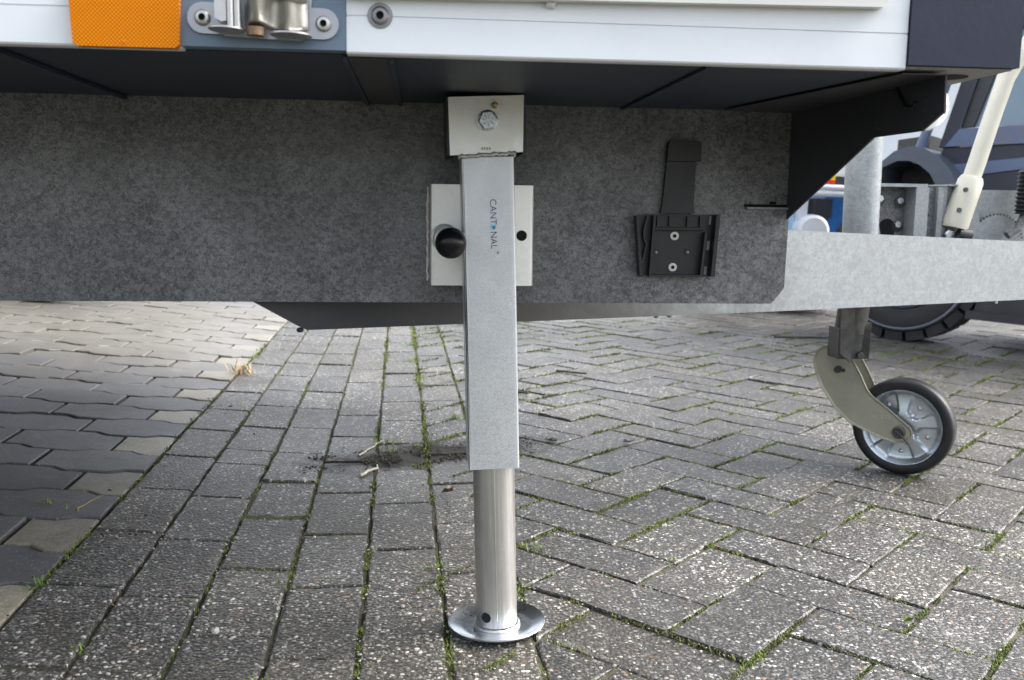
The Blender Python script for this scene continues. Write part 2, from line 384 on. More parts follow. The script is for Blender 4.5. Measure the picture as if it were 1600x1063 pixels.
def bed(name, s0, s1, mat, drop, label):
    bm = NB(); ss = []; k = s0
    S = [x for x in (-180, -60, -20, -8, -4.4, -4, -3.6, -3.2, -2.5, -2, -1.5, -1, -.85, -.7, -.57, *[SB+i*(SE-SB)/12 for i in range(12)], SE, *[SE+.08*i for i in range(1, 14)], 1.4, 1.6, 1.8, 2.1, 2.4, 2.8, 3.2, 3.8, 4.5, 7, 12, 30, 80, 180) if s0 <= x <= s1]
    Us = [-180, -60, -20, -8, -3, -1] + [i*.08 for i in range(0, 44)] + [3.6+i*.2 for i in range(0, 33)] + [12, 15, 20, 30, 60, 180]
    g = [[bm.verts.new(G(s, u, -drop if -1 <= u <= 10 and abs(s) < 7 else -drop*.8)) for u in Us] for s in S]
    for i in range(len(S)-1):
        for j in range(len(Us)-1): bm.faces.new((g[i][j], g[i+1][j], g[i+1][j+1], g[i][j+1]))
    return tag(obj(name, bm, mat, None, 60), label, None, None, 'structure')

# far ground keeps the same concrete colours beyond the single pavers
def bedmat(name, top, sand=.7):
    t = NT(name); P = t.pos(); n1 = t.noise(P, 7, 5, .65); n2 = t.noise(P, 180, 4, .7)
    c = t.mix(t.ramp(n1.outputs[0], [(.42, 0), (.6, 1)]), (.03, .026, .02), (.055, .06, .02))
    c = t.mix(t.ramp(n2.outputs[0], [(.45, 0), (.7, sand)]), c, (.12, .105, .08))
    ln = t.n('VectorMath', operation='LENGTH'); t.l(P, ln.inputs[0])
    n3 = t.noise(P, 6, 5, .7)
    c2 = t.mix(t.ramp(n3.outputs[0], [(.35, 0), (.7, 1)]), tuple(x*.75 for x in top), tuple(x*1.15 for x in top))
    c = t.mix(t.ramp(t.math('MULTIPLY', ln.outputs['Value'], .05), [(.44, 0), (.47, 1)]), c, c2)
    t.bump(n2.outputs[0], .7, .003)
    return t.set(c, .8)
M['bed_r'] = bedmat('bed_of_right_pavement', (.17, .166, .158)); M['bed_l'] = bedmat('bed_of_driveway', (.15, .15, .155), .3)
pav = bed('herringbone_pavement', SE, 180, 'bed_r', .0045, 'grey herringbone paving of rough aggregate bricks with mossy joints, right of the gutter')
gut = bed('gutter_course', SB, SE, 'soil', .0042, 'six lengthwise courses of rough grey bricks forming a shallow gutter')
drv = bed('driveway', -180, SB, 'bed_l', .009, 'driveway of blue grey wavy pavers with pale half stones, left of the gutter')

def inset(poly, d):
    n = len(poly); out = []
    ar = sum(poly[i].x*poly[(i+1) % n].y-poly[(i+1) % n].x*poly[i].y for i in range(n)); sg = 1 if ar > 0 else -1
    for i in range(n):
        a, b, c = poly[i-1], poly[i], poly[(i+1) % n]
        e1 = (b-a).normalized(); e2 = (c-b).normalized()
        n1 = V((-e1.y, e1.x))*sg; n2 = V((-e2.y, e2.x))*sg
        m = n1+n2; l = m.length
        if l < 1e-6: m = n1; k = 1
        else: m /= l; k = 1/max(.35, m.dot(n1))
        out.append(b+m*d*k)
    return out
def paver_bm(bm, poly, joint, ch, rnd, jag=0.0):
    """poly: 2-D world polygon (ccw or cw); one paver with worn chamfered top edge and its sides"""
    o1 = inset(poly, joint); o2 = inset(poly, joint+ch)
    c = sum(poly, V((0, 0)))/len(poly); h = rnd.gauss(0, .0012); tx, ty = rnd.gauss(0, .008), rnd.gauss(0, .008)
    def P(q, dz):
        w = Gxy(q.x, q.y, dz); w.z += h+(q.x-c.x)*tx+(q.y-c.y)*ty; return w
    j = lambda: V((rnd.uniform(-jag, jag), rnd.uniform(-jag, jag)))
    A = [bm.verts.new(P(q+j(), 0)) for q in o2]; B = [bm.verts.new(P(q+j(), -ch*.9)) for q in o1]; Cc = [bm.verts.new(P(q, -.03)) for q in o1]
    n = len(A); bm.faces.new(A)
    for i in range(n):
        k = (i+1) % n
        bm.faces.new((A[i], B[i], B[k], A[k])); bm.faces.new((B[i], Cc[i], Cc[k], B[k]))
def lay(root, polys, joint, ch, limit=296, jag=.0008):
    """polys: list of (polygon, material); nearest ones as single pavers, the rest joined"""
    rnd = random.Random(hash(root.name) % 1000 + 5)
    rnd = random.Random(len(root.name))
    L = []
    for poly, mt in polys:
        c = sum(poly, V((0, 0)))/len(poly)
        if inview(V((c.x, c.y, 0))): L.append((c.length, poly, mt))
    L.sort(key=lambda q: q[0])
    for d, poly, mt in L[:limit]:
        bm = NB(); paver_bm(bm, poly, joint, ch, rnd, jag)
        o = obj('paver', bm, mt, root, 0)
    rest = {}
    for d, poly, mt in L[limit:]:
        if d > 9.2: continue
        rest.setdefault(mt, NB()); paver_bm(rest[mt], poly, joint, ch, rnd, 0)
    for mt, bm in rest.items():
        tag(obj('distant_pavers', bm, mt, root, 0), kind='stuff')
    return len(L)

def subdiv(poly, step=.035):
    out = []
    for i, a in enumerate(poly):
        b = poly[(i+1) % len(poly)]; n = max(1, round((b-a).length/step))
        out += [a+(b-a)*k/n for k in range(n)]
    return out
def clip(poly, s0):
    out = []
    for i, a in enumerate(poly):
        b = poly[(i+1) % len(poly)]; sa = su(a)[0]-s0; sb = su(b)[0]-s0
        if sa >= 0: out.append(a)
        if sa*sb < 0: out.append(a+(b-a)*(sa/(sa-sb)))
    return out
# herringbone
TH = .6731; A0, B0, MOD = -.5200, 1.0905, .1075
EA = V((math.cos(TH), -math.sin(TH))); EB = V((math.sin(TH), math.cos(TH)))
def lat(i, j): return EA*(A0+i*MOD)+EB*(B0+j*MOD)
hb = []; JB = []; JA = []
for i in range(-95, 50):
    for j in range(-40, 110):
        k = (i+j) % 4
        if k == 3: q = [lat(i, j), lat(i+1, j), lat(i+1, j+2), lat(i, j+2)]
        elif k == 1: q = [lat(i, j), lat(i+2, j), lat(i+2, j+1), lat(i, j+1)]
        else: continue
        c = (q[0]+q[2])/2
        if c.y < .6 or c.length > 9.5 or not inview(V((c.x, c.y, 0))): continue
        q2 = clip(q, SE)
        if len(q2) < 3: continue
        ar = abs(sum(q2[n].x*q2[(n+1) % len(q2)].y-q2[(n+1) % len(q2)].x*q2[n].y for n in range(len(q2))))/2
        if ar < .0012: continue
        hb.append((subdiv(q2, .022) if c.length < 2.6 else q2, 'agg'))
        if c.length < 4.5:
            if k == 3: JB += [(q[1], q[2]), (q[0], q[3])]; JA += [(q[3], q[2]), (q[0], q[1])]
            else: JA += [(q[3], q[2]), (q[0], q[1])]
nh = lay(pav, hb, .0030, .0019, jag=.0016)
# gutter courses
gp = []; JG = []
ph = [.05, .13, .02, .165, .09, .0]
rg = random.Random(3)
for c in range(6):
    s0 = SB+c*CW; u = -.2+ph[c]
    while u < 9.3:
        L = .211+rg.uniform(-.004, .004); 
        if rg.random() < .08: L *= .5
        pts = [(s0, u), (s0+CW, u+rg.uniform(-.004, .004)), (s0+CW, u+L), (s0, u+L+rg.uniform(-.003, .003))]
        q = [V((p.x, p.y)) for p in (SV*a+UV*b for a, b in pts)]
        if (q[0]+q[2]).length/2 < 9.3:
            gp.append((subdiv(q, .022) if (q[0]).length < 2.6 else q, 'aggdark'))
            if u < 4: JG.append((q[0], q[1], .3))
        u += L
ng = lay(gut, gp, .0028, .0024, jag=.0017)
# driveway: dumbbell pavers in stretcher bond, half stones along the gutter
dp = []; RD, RL, U0 = .129, .2, 1.15-.129/2
def wav(k, s):
    c = math.cos(2*PI*(s-SB)/RL); c = max(-1, min(1, c*2.6)); return (-1)**k*.0088*c
for k in range(-2, 70):
    half = k % 2 == 0
    ed = SB; first = True
    while ed > -7.5:
        L = RL/2 if (half and first) else RL
        s1, s0 = ed, ed-L; u0 = U0+k*RD; n = 9 if L < .15 else 17
        near = abs(s0)+u0 < 5
        n = n if near else 3
        lo = [(s0+(s1-s0)*t/(n-1), u0+wav(k+1, s0+(s1-s0)*t/(n-1))) for t in range(n)]
        hi = [(s0+(s1-s0)*t/(n-1), u0+RD+wav(k, s0+(s1-s0)*t/(n-1))) for t in range(n)]
        q = [V((p.x, p.y)) for p in (SV*a+UV*b for a, b in lo+hi[::-1])]
        dp.append((q, 'smoothlight' if half and first else 'smooth'))
        ed = s0; first = False
nd = lay(drv, dp, .0036, .0022, jag=.0009)
print('pavers', nh, ng, nd)

# ------------------------------------------------------------------ trailer
TM = Matrix(((0.99391, -0.10295, -0.03931, -0.03852), (0.10303, 0.99468, -0.00011, 1.06785), (0.03911, -0.00394, 0.99923, 0.55672), (0, 0, 0, 1)))
trailer = tag(empty('trailer', None, TM), 'white box trailer with galvanised chassis beam, drawbar, jockey wheel and steel drop leg', 'trailer')
T = trailer
ZU = .068                                              # underside of the floor
bm = NB(); bx(bm, -4.3, .3478, -.2365, 1.45, ZU+.0007, .11); obj('floor', bm, 'navy', T)
bm = NB(); bx(bm, -4.3, .34, -.2445, 1.455, .1105, 2.1); obj('box_body', bm, 'white', T, bevel=.01)
bm = NB(); bx(bm, .3485, .4450, -.0585, 1.45, ZU+.0007, 2.0); obj('front_wall', bm, 'white', T)
def rail_profile(x0, x1):
    pr = [(-.2514, ZU+.001), (-.2514, .0967), (-.2502, .0969), (-.2502, .0981), (-.2514, .0983), (-.2510, .112), (-.2514, .1235), (-.2514, .135), (-.2449, .135), (-.2449, .1103), (-.237, .1103), (-.237, ZU-.0005), (-.2500, ZU-.0005)]
    return prism(NB(), [(x0, y, z) for y, z in pr], (x1-x0, 0, 0))
obj('side_rail', rail_profile(-4.3, -.2665), 'white', T, bevel=.0006)
obj('side_rail', rail_profile(-.1341, .3476), 'white', T, bevel=.0006)
# hinged lid edge above the rail
bm = NB(); prism(bm, [(-.1335, -.263, .1110), (.318, -.263, .1168), (.3235, -.261, .1195), (.3245, -.257, .135), (.3245, -.257, .19), (-.1335, -.263, .19)], (0, .010, 0)); obj('lid_edge', bm, 'lip', T, bevel=.0015)
bm = NB(); cyl(bm, (.032, -.2535, .1125), (.0375, -.2555, .1105), .004, .0028, 10); obj('drain_nub', bm, 'lip', T)
# rail screw
def socket_screw(name, c, r, parent, mat, ring=None):
    bm = NB(); lathe(bm, [(r, 0), (r*.98, .0012), (r*.74, .0032), (r*.42, .0036), (r*.40, .0012), (0, .0012)], c, (0, -1, 0), 24)
    o = obj(name, bm, mat, parent); 
    bm = NB(); lathe(bm, [(r*.40, .00122), (r*.40, .00366), (r*.36, .00366), (r*.34, .0013), (0, .0013)], c, (0, -1, 0), 6); obj('hex_socket', bm, 'hole', o)
    if ring:
        bm = NB(); lathe(bm, [(0, 0), (r*ring, 0), (r*ring, .0007), (r*1.02, .0010), (0, .001)], c, (0, -1, 0), 28); obj('washer', bm, mat, o)
    return o
socket_screw('rail_screw', (-.1066, -.2514, .0982), .0078, T, 'greybolt', 1.32)
# amber reflector and blue grey post with the hinge
refl = NB(); prism(refl, xz([(-.3480, .0685), (-.3445, .0662), (-.2690, .0665), (-.2664, .0690), (-.2650, .1135), (-.3500, .1125)], -.2600), (0, .0095, 0)); refl = obj('side_reflector', refl, 'reflector', T, bevel=.0012)
bm = NB(); cyl(bm, (-.3085, -.2602, .0702), (-.3085, -.2606, .0702), .0016, .0012, 10); obj('moulding_point', bm, 'reflector', refl)
post = NB(); bx(post, -.2662, -.1345, -.2530, -.237, ZU+.0015, .6); post = obj('corner_post', post, 'post', T, bevel=.0008)
hinge = empty('lid_hinge', T)
def capsule(x0, z0, x1, z1, r, n=10):
    a = math.atan2(z1-z0, x1-x0)
    return [(x1+r*math.cos(a-PI/2+PI*i/n), z1+r*math.sin(a-PI/2+PI*i/n)) for i in range(n+1)]+[(x0+r*math.cos(a+PI/2+PI*i/n), z0+r*math.sin(a+PI/2+PI*i/n)) for i in range(n+1)]
bm = NB(); prism(bm, xz(capsule(-.2478, .0915, -.1520, .0895, .0122), -.2560), (0, .0029, 0)); obj('hinge_plate', bm, 'hingeplate', hinge, bevel=.0006)
bm = NB(); prism(bm, xz([(-.236, .085), (-.231, .0775), (-.171, .0752), (-.164, .080), (-.160, .118), (-.236, .118)], -.2567), (0, .0008, 0)); obj('bent_tab', bm, 'hingeplate', hinge)
for cx, cz in ((-.2478, .0915), (-.1520, .0895)):
    socket_screw('hinge_screw', (cx, -.2560, cz), .0066, hinge, 'stainless')
for cx, cz, r in ((-.2265, .0795, .0145), (-.1765, .0765, .0165)):
    bm = NB(); lathe(bm, [(0, 0), (r*.93, 0), (r, .0006), (r, .0016), (r*.93, .0022), (0, .0022)], (cx, -.2690, cz), (.02, 0, 1), 32); obj('pivot_disc', bm, 'stainless', hinge)
bm = NB(); lathe(bm, [(0, 0), (.0125, 0), (.0135, .001), (.0135, .003), (0, .003)], (-.1770, -.2680, .1035), (.04, 0, 1), 28); obj('pivot_disc', bm, 'stainless', hinge)
for cx in (-.2228, -.2175):
    bm = NB(); cyl(bm, (cx, -.2722, .081), (cx, -.2722, .125), .0028, n=14); obj('pivot_rod', bm, 'stainless', hinge)
def cast(pts, y0, depth, name, mat='stainless'):
    bm = NB(); prism(bm, xz(pts, y0), (0, depth, 0)); return obj(name, bm, mat, hinge, 60, bevel=.003)
cast_unused = lambda *a: None
cast_unused([(-.2135, .0865), (-.2085, .0822), (-.1985, .0812), (-.1905, .0830), (-.1835, .0800), (-.1770, .0802), (-.1700, .0850), (-.1652, .0870), (-.1640, .0975), (-.1680, .1015), (-.1800, .1015), (-.1900, .1060), (-.1950, .13), (-.2135, .13)], -.2765, .017, 'knuckle')
cast([(-.2352, .0885), (-.2300, .0860), (-.2262, .0868), (-.2262, .1040), (-.2352, .1030)], -.2725, .013, 'knuckle')
def knuckle(x0, x1, bumps, zlo, n=26):
    bm = NB(); xs = [x0+(x1-x0)*i/n for i in range(n+1)]; rows = []
    for lvl, (dz, sh) in enumerate(((.0, .55), (.0012, .85), (.003, 1), (.05, 1.0))):
        row = []
        for x in xs:
            e = min(1, min(x-x0, x1-x)/.004); e = math.sqrt(max(0, 1-(1-e)**2))
            y = .002+sum(h*math.exp(-((x-c)/w)**2) for c, w, h in bumps); z = zlo+.0022*math.sin((x-x0)/(x1-x0)*PI*2.2)+dz
            row.append(bm.verts.new((x, -.2585-y*sh*(.25+.75*e), z)))
        rows.append(row)
    back = [[bm.verts.new((x, -.2585, r[i].co.z)) for i, x in enumerate(xs)] for r in (rows[0], rows[-1])]
    for a_, b_ in zip(rows, rows[1:]):
        for i in range(n): bm.faces.new((a_[i], a_[i+1], b_[i+1], b_[i]))
    for i in range(n): bm.faces.new((rows[0][i], rows[0][i+1], back[0][i+1], back[0][i]))
    return obj('knuckle', bm, 'stainless', hinge, 60)
knuckle(-.2140, -.1640, [(-.2025, .0095, .0190), (-.1790, .0065, .0100), (-.1690, .004, .003)], .0825)
bm = NB(); cyl(bm, (-.2045, -.2685, .0765), (-.2045, -.2685, .0830), .0068, .0072, 16); obj('rusty_pin', bm, 'rust', hinge)
# front corner block
cb = NB(); bx(cb, .3484, .4510, -.2540, -.06, .0712, .62); cb = obj('corner_block', cb, 'corner', T, bevel=.0035)
bm = NB(); prism(bm, [(.3500, -.2475, .0709), (.4480, -.2475, .0709), (.4480, -.085, .0709), (.3500, -.085, .0709)], (0, 0, -.0012)); obj('base_plate', bm, 'corner_under', cb)
bm = NB(); lathe(bm, [(0, 0), (.019, 0), (.019, -.0003), (0, -.0003)], (.4150, -.199, .0695), (0, 0, 1), 26); obj('drain_hole', bm, 'hole', cb)
# black end plate under the floor, lamp behind it
bm = NB(); prism(bm, [(.393, .1185, -.0665), (.393, -.107, .0206), (.393, -.2022, .0197), (.393, -.2387, .0338), (.393, -.2365, ZU-.001), (.393, .1185, ZU-.001)], (.002, 0, 0)); ep = obj('end_plate', bm, 'blackplate', T, bevel=.0008)
bm = NB(); sweep(bm, [(.392, -.150, .0655), (.3915, -.160, .055), (.391, -.172, .045), (.3915, -.186, .0425), (.392, -.191, .047)], .0016, 8); obj('cable', bm, 'rubber', ep)
for y, z in ((-.205, .047), (-.203, .0395), (-.115, .036), (-.117, .030)):
    bm = NB(); lathe(bm, [(.0022, 0), (.0022, .0008), (0, .0012)], (.393, y, z), (-1, 0, 0), 12); obj('rivet', bm, 'stem', ep)
bm = NB(); prism(bm, [(.36, -.2365, ZU-.0012), (.3925, -.2365, ZU-.0012), (.3925, .11, ZU-.0012), (.298, .098, ZU-.0012), (.3525, -.2365, ZU-.0012)], (0, 0, -.001)); obj('gusset', bm, 'blackplate', T)
lamp = NB(); lathe(lamp, [(.0255, 0), (.0255, .006), (.0235, .011), (.013, .015), (0, .016)], (.4560, -.0860, .0560), (.25, -1, 0), 40); lamp = obj('marker_lamp', lamp, 'lens', T)
bm = NB(); lathe(bm, [(.0260, -.004), (.0266, .003), (.0255, .0036)], (.4560, -.0860, .0560), (.25, -1, 0), 40); obj('lamp_rim', bm, 'bolt', lamp)
bm = NB(); hexhead(bm, (.4700, -.1000, .0520), (.25, -1, 0), .0055, .004); obj('lamp_screw', bm, 'bolt', lamp)
# cross members under the floor
for x0, x1 in ((-.1385, -.1345), (-.0995, -.0955)):
    bm = NB(); bx(bm, x0, x1, -.234, .1195, ZU-.0045, ZU); obj('cross_member', bm, 'navy', T)
bm = NB(); bx(bm, -.1340, -.1000, -.234, .1195, ZU-.0025, ZU); obj('cross_member', bm, 'blackplate', T)
bm = NB(); bx(bm, -.4240, -.4180, -.236, .1195, ZU-.004, ZU); obj('cross_member', bm, 'navy', T)
bm = NB(); bx(bm, .1740, .1790, -.236, .1195, ZU-.0025, ZU); obj('cross_member', bm, 'navy', T)
# chassis beam (folded channel) and drawbar arm
bm = NB(); prism(bm, xz([(-4.2, -.1752), (.3796, -.1752), (.3957, -.1550), (.3972, -.058), (.3972, ZU+.02), (-4.2, ZU+.02)], .12), (0, .004, 0)); beam = obj('chassis_beam', bm, 'galv', T, bevel=.0012)
bm = NB(); bx(bm, -4.2, .3790, .1242, .1395, -.1752, -.1715); obj('lower_flange', bm, 'galv', beam, bevel=.001)
bm = NB(); bx(bm, .3395, .3985, .1135, .1198, -.0538, -.0514); obj('cable_tab', bm, 'galv_bright', beam, bevel=.0005)
bm = NB(); bx(bm, .3370, .3990, .1192, .1199, -.0512, -.0478); obj('slot', bm, 'hole', beam)
bm = NB(); bx(bm, .3705, .3785, .1170, .1198, -.0475, -.0440); obj('slot', bm, 'hole', beam)
bm = NB(); cyl(bm, (.3972, .119, -.055), (.3972, .119, .066), .0016, n=8); obj('weld_seam', bm, 'galv', beam)
for sgn, nm in ((1, 'drawbar_arm'),):
    ca, sa = math.cos(R(22)), math.sin(R(22))
    def AP(t, z, w=0): return (-.2223+t*ca-w*sa, .166+t*sa+w*ca, z)
    pts = [AP(.25, -.2185), AP(.80, -.2225), AP(1.75, -.2245), AP(1.75, -.1150), AP(1.45, -.1085), AP(.82, -.0868), AP(.25, -.0868)]
    bm = NB(); prism(bm, pts, (-sa*.05, ca*.05, 0)); arm = obj(nm, bm, 'grimy', T, bevel=.004)  # arm in the steel with painted shade, dark left to clear right
    bm = NB(); prism(bm, [AP(-.06, -.1790), AP(.004, -.2165), AP(.2495, -.2185), AP(.2495, -.0868), AP(-.06, -.0868)], (-sa*.05, ca*.05, 0)); obj('arm_shoe', bm, 'blackplate', arm, bevel=.002)  # inner end of the arm, coloured black to stand for shade under the body
    for t in (.56, .585, .72, .735, 1.15, 1.32, 1.47):
        bm = NB(); p = AP(t, -.2228, .006); ball(bm, p, .0034, 10, 8, (1.2, 1, .6)); obj('drip', bm, 'galv_bright', arm)
    bm = NB(); ball(bm, AP(1.375, -.2268, .004), .0028, 12, 10, (1, 1, 1.1)); obj('water_drop', bm, 'lens', arm)
    bm = NB(); p = AP(-.003, -.2172, .01); ball(bm, p, .0035, 10, 8, (1.4, 1, 1)); obj('drip', bm, 'blackplate', arm)
# second arm on the far side of the trailer
bm = NB(); prism(bm, [(-.22, 1.17, -.2165), (1.3, .98, -.2235), (1.3, .98, -.11), (-.22, 1.17, -.087)], (.02, .05, 0)); obj('drawbar_arm', bm, 'galv_bright', T, bevel=.004)
bm = NB(); bx(bm, -4.2, .397, 1.20, 1.204, -.175, ZU-.0005); obj('chassis_beam', bm, 'galv', T)

# ------------------------------------------------------------------ drop leg on the beam
leg = empty('support_leg', T, Matrix.Rotation(-.0335, 4, 'Y'))
leg.matrix_basis = Matrix.Translation((.0008, 0, 0)) @ Matrix.Rotation(-.0315, 4, 'Y')
W = .0294
def sqtube(x0, x1, y0, y1, z0, z1, t=.003):
    bm = NB(); ro = [(x0, y0), (x1, y0), (x1, y1), (x0, y1)]; ri = [(x0+t, y0+t), (x1-t, y0+t), (x1-t, y1-t), (x0+t, y1-t)]
    vs = [[bm.verts.new((x, y, z)) for x, y in rr] for z in (z0, z1) for rr in (ro, ri)]
    for i in range(4):
        k = (i+1) % 4
        bm.faces.new((vs[0][i], vs[0][k], vs[2][k], vs[2][i])); bm.faces.new((vs[1][i], vs[1][k], vs[3][k], vs[3][i]))
        bm.faces.new((vs[0][i], vs[0][k], vs[1][k], vs[1][i])); bm.faces.new((vs[2][i], vs[2][k], vs[3][k], vs[3][i]))
    es = [e for e in bm.edges if abs(e.verts[0].co.z-e.verts[1].co.z) > .01]
    bmesh.ops.bevel(bm, geom=es, offset=.0025, segments=3, affect='EDGES', profile=.5)
    return bm
obj('outer_tube', sqtube(-W, W, 0, .0588, -.3575, -.001), 'zinc', leg)
bm = NB(); prism(bm, [(-.0418, -.0010, .0012), (.0392, -.0010, .0040), (.0412, -.0010, .0655), (-.0422, -.0010, .0640)], (0, .0055, 0)); mp = obj('mounting_plate', bm, 'plate', leg, bevel=.0007)
for x0, x1 in ((-.0445, -.0396), (.0390, .0436)):
    bm = NB(); prism(bm, [(x0, .0045, .002), (x1, .0045, .003), (x1, .0045, .0652), (x0, .0045, .0640)], (0, .1140, 0)); obj('side_cheek', bm, 'blackplate', mp)
bm = NB(); prism(bm, [(-.0396, .02, .0605), (.0390, .02, .0605), (.0390, .02, .0645), (-.0396, .02, .0640)], (0, .099, 0)); obj('top_web', bm, 'blackplate', mp)
rw = random.Random(9); bm = NB()
pts = [(-.031+.062*i/26, -.0022+rw.uniform(-.0007, .0007), -.0005+.0035*(i/26)+rw.uniform(-.0009, .0009)) for i in range(27)]
sweep(bm, pts, [.0017+rw.uniform(0, .0010) for _ in pts], 8); obj('weld_bead', bm, 'weld', leg, 60)
for sx in (-1, 1):
    bm = NB(); pts = [(sx*.0302+rw.uniform(-.0005, .0005), .0004+.0022*i, rw.uniform(-.0008, .0008)) for i in range(20)]; sweep(bm, pts, [.0014+rw.uniform(0, .0009) for _ in pts], 6); obj('weld_bead', bm, 'weld', leg, 60)
bm = NB(); lathe(bm, [(0, 0), (.0118, 0), (.0118, .0012), (.0100, .0016), (0, .0016)], (.0005, -.0010, .0382), (0, -1, 0), 28); bt = obj('pivot_bolt', bm, 'bolt', leg)
bm = NB(); hexhead(bm, (.0005, -.0026, .0382), (0, -1, 0), .0112, .0075, .35); obj('bolt_head', bm, 'bolt', bt, 20)
for k in range(7):
    a = k*2*PI/7+.3; bm = NB(); p0 = V((.0005+.0025*math.cos(a), -.01015, .0382+.0025*math.sin(a))); p1 = V((.0005+.0068*math.cos(a), -.01015, .0382+.0068*math.sin(a)))
    cyl(bm, p0, p1, .0006, n=6); obj('head_mark', bm, 'rivet', bt)
bm = NB(); lathe(bm, [(.0038, 0), (.0038, .0025), (.0026, .0032), (.0020, .006), (.0028, .0078), (.0022, .0098), (0, .0100)], (.0088, -.0010, .0545), (0, -1, 0), 14); obj('grease_nipple', bm, 'brass', leg)
for k in range(4):
    bm = NB(); bx(bm, -.0070+.0028*k, -.0052+.0028*k, -.00120, -.0009, .0068, .0095); obj('stamped_mark', bm, 'greybolt', leg)
# printed lettering down the tube: reads from top to bottom
LM = Matrix.Translation((.0014, -.0004, -.0470)) @ Matrix.Rotation(R(90), 4, 'X') @ Matrix.Rotation(R(-90), 4, 'Z')
CH = .0104
text('lettering', 'CANT', CH, 'letters', leg, LM, -.0001, .00015, 1.0)
text('lettering', 'NAL', CH, 'letters', leg, LM @ Matrix.Translation((.0358, 0, 0)), -.0001, .00015, 1.0)
dotc = LM @ V((.0312, .0034, .0001))
bm = NB(); cyl(bm, dotc, dotc+V((0, -.0003, 0)), .0034, n=24); obj('printed_globe', bm, 'globe_light', leg)
for dx, dz, r in ((.0006, -.0008, .0019), (-.0012, .0002, .0012), (.0014, .0009, .0010), (.0002, -.0022, .0010)):
    bm = NB(); c = dotc+V((dx, -.00032, dz)); cyl(bm, c, c+V((0, -.0002, 0)), r, n=12); obj('printed_globe', bm, 'globe', leg)
c = LM @ V((.0600, .0078, .0001)); bm = NB(); lathe(bm, [(.0012, 0), (.0012, .0003), (.0007, .0003), (.0007, 0)], c, (0, -1, 0), 14); obj('registered_mark', bm, 'letters', leg)
# inner tube with its hole, welded to the dished foot
ZF = -.5625
bm = NB(); cyl(bm, (.0012, .0294, -.33), (.0012, .0294, ZF+.006), .0248, n=64); it = obj('inner_tube', bm, 'tube', leg)
bm = NB(); sweep(bm, [(-.0005, .00475, -.3585), (-.0002, .00475, ZF+.016)], .0007, 8); obj('tube_seam', bm, 'tube', it)
a = R(-35); c = V((.0012+.0243*math.sin(a), .0294-.0243*math.cos(a), ZF+.0195)); n_ = V((math.sin(a), -math.cos(a), 0))
bm = NB(); cyl(bm, c-n_*.002, c+n_*.0008, .0062, n=24); obj('drain_hole', bm, 'hole', it)
dn = T.matrix_basis.inverted().to_3x3()
bm = NB(); lathe(bm, [(0, .0018), (.0395, .0018), (.0445, .0022), (.0560, .0072), (.0582, .0078), (.0592, .0070), (.0585, .0058), (.046, 0), (0, 0)], (.0012, .0294, ZF), (0, 0, 1), 72); obj('foot_plate', bm, 'dish', leg, 40)
bm = NB(); pts = [(.0012+.0262*math.cos(t), .0294+.0262*math.sin(t), ZF+.0032+rw.uniform(-.0003, .0003)) for t in (2*PI*i/40 for i in range(41))]
sweep(bm, pts, [.0022+rw.uniform(-.0003, .0007) for _ in pts], 8); obj('foot_weld', bm, 'weld', leg, 60)
# locking bracket behind the leg, with its plunger knob
br = empty('locking_bracket', T)
def U_profile(x0, x1, yf, yb, z0, z1, t=.004):
    bm = NB(); out = [(x0, yb), (x0, yf+.006), (x0+.0018, yf+.0018), (x0+.006, yf), (x1-.006, yf), (x1-.0018, yf+.0018), (x1, yf+.006), (x1, yb)]
    inn = [(x1-t, yb), (x1-t, yf+.007), (x1-.0066, yf+t), (x0+.0066, yf+t), (x0+t, yf+.007), (x0+t, yb)]
    prism(bm, [(x, y, z0) for x, y in out+inn], (0, 0, z1-z0)); return bm
obj('bracket_plate', U_profile(-.0622, .0617, .0665, .1195, -.1494, -.0300), 'plate', br, 40)
bm = NB(); cyl(bm, (.0470, .0660, -.0893), (.0470, .0668, -.0893), .0063, n=28); obj('locking_hole', bm, 'hole', br)
bm = NB(); rs = [(-.0645+rw.uniform(-.0006, .0006), .119, -.032-.0055*i) for i in range(22)]; sweep(bm, rs, [.0012+rw.uniform(0, .0008) for _ in rs], 6); obj('sealant_line', bm, 'sealant', br)
bm = NB(); lathe(bm, [(.0165, 0), (.0165, .004), (.0140, .006), (.0140, .030), (.0090, .034), (.0090, .062), (0, .062)], (-.0450, .0665, -.0925), (.05, -1, -.03), 28); kb = obj('plunger', bm, 'plate', br)
bm = NB(); lathe(bm, [(.0165, .0255), (.0145, .0180), (.0090, .0175), (0, .0175)], (-.0403, .0245, -.0962), (.02, -1, 0), 28); obj('knob_collar', bm, 'blackplastic', kb)
bm = NB(); ball(bm, (-.0400, -.0120, -.0960), .0174, 32, 24); obj('knob', bm, 'knob', kb, 80)

# ------------------------------------------------------------------ black plastic chock holder on the beam
ch = empty('chock_holder', T)
def pl(name, pts, y0, depth, mat='blackplastic', bev=.0008, par=None):
    bm = NB(); prism(bm, xz(pts, y0), (0, depth, 0)); return obj(name, bm, mat, par or ch, bevel=bev)
def P(u, v):                                           # holder-face coordinates from its drawn corners
    return (u, v)
strap = pl('strap', [(.2268, -.0605), (.2290, -.0500), (.2330, .0035), (.2700, .0035), (.2690, -.0500), (.2705, -.0605)], .1110, .0085)
pl('strap_pad', [(.2322, .0040), (.2330, .0235), (.2342, .0268), (.2372, .0292), (.2705, .0296), (.2735, .0276), (.2750, .0240), (.2745, .0040)], .1065, .0130, par=strap)
pl('back_plate', [(.2015, -.1392), (.1945, -.0645), (.2060, -.0622), (.3000, -.0615), (.2968, -.1390)], .1150, .0046)
pl('side_wall', [(.2005, -.1398), (.1935, -.0640), (.1965, -.0640), (.2040, -.1398)], .1000, .0150)
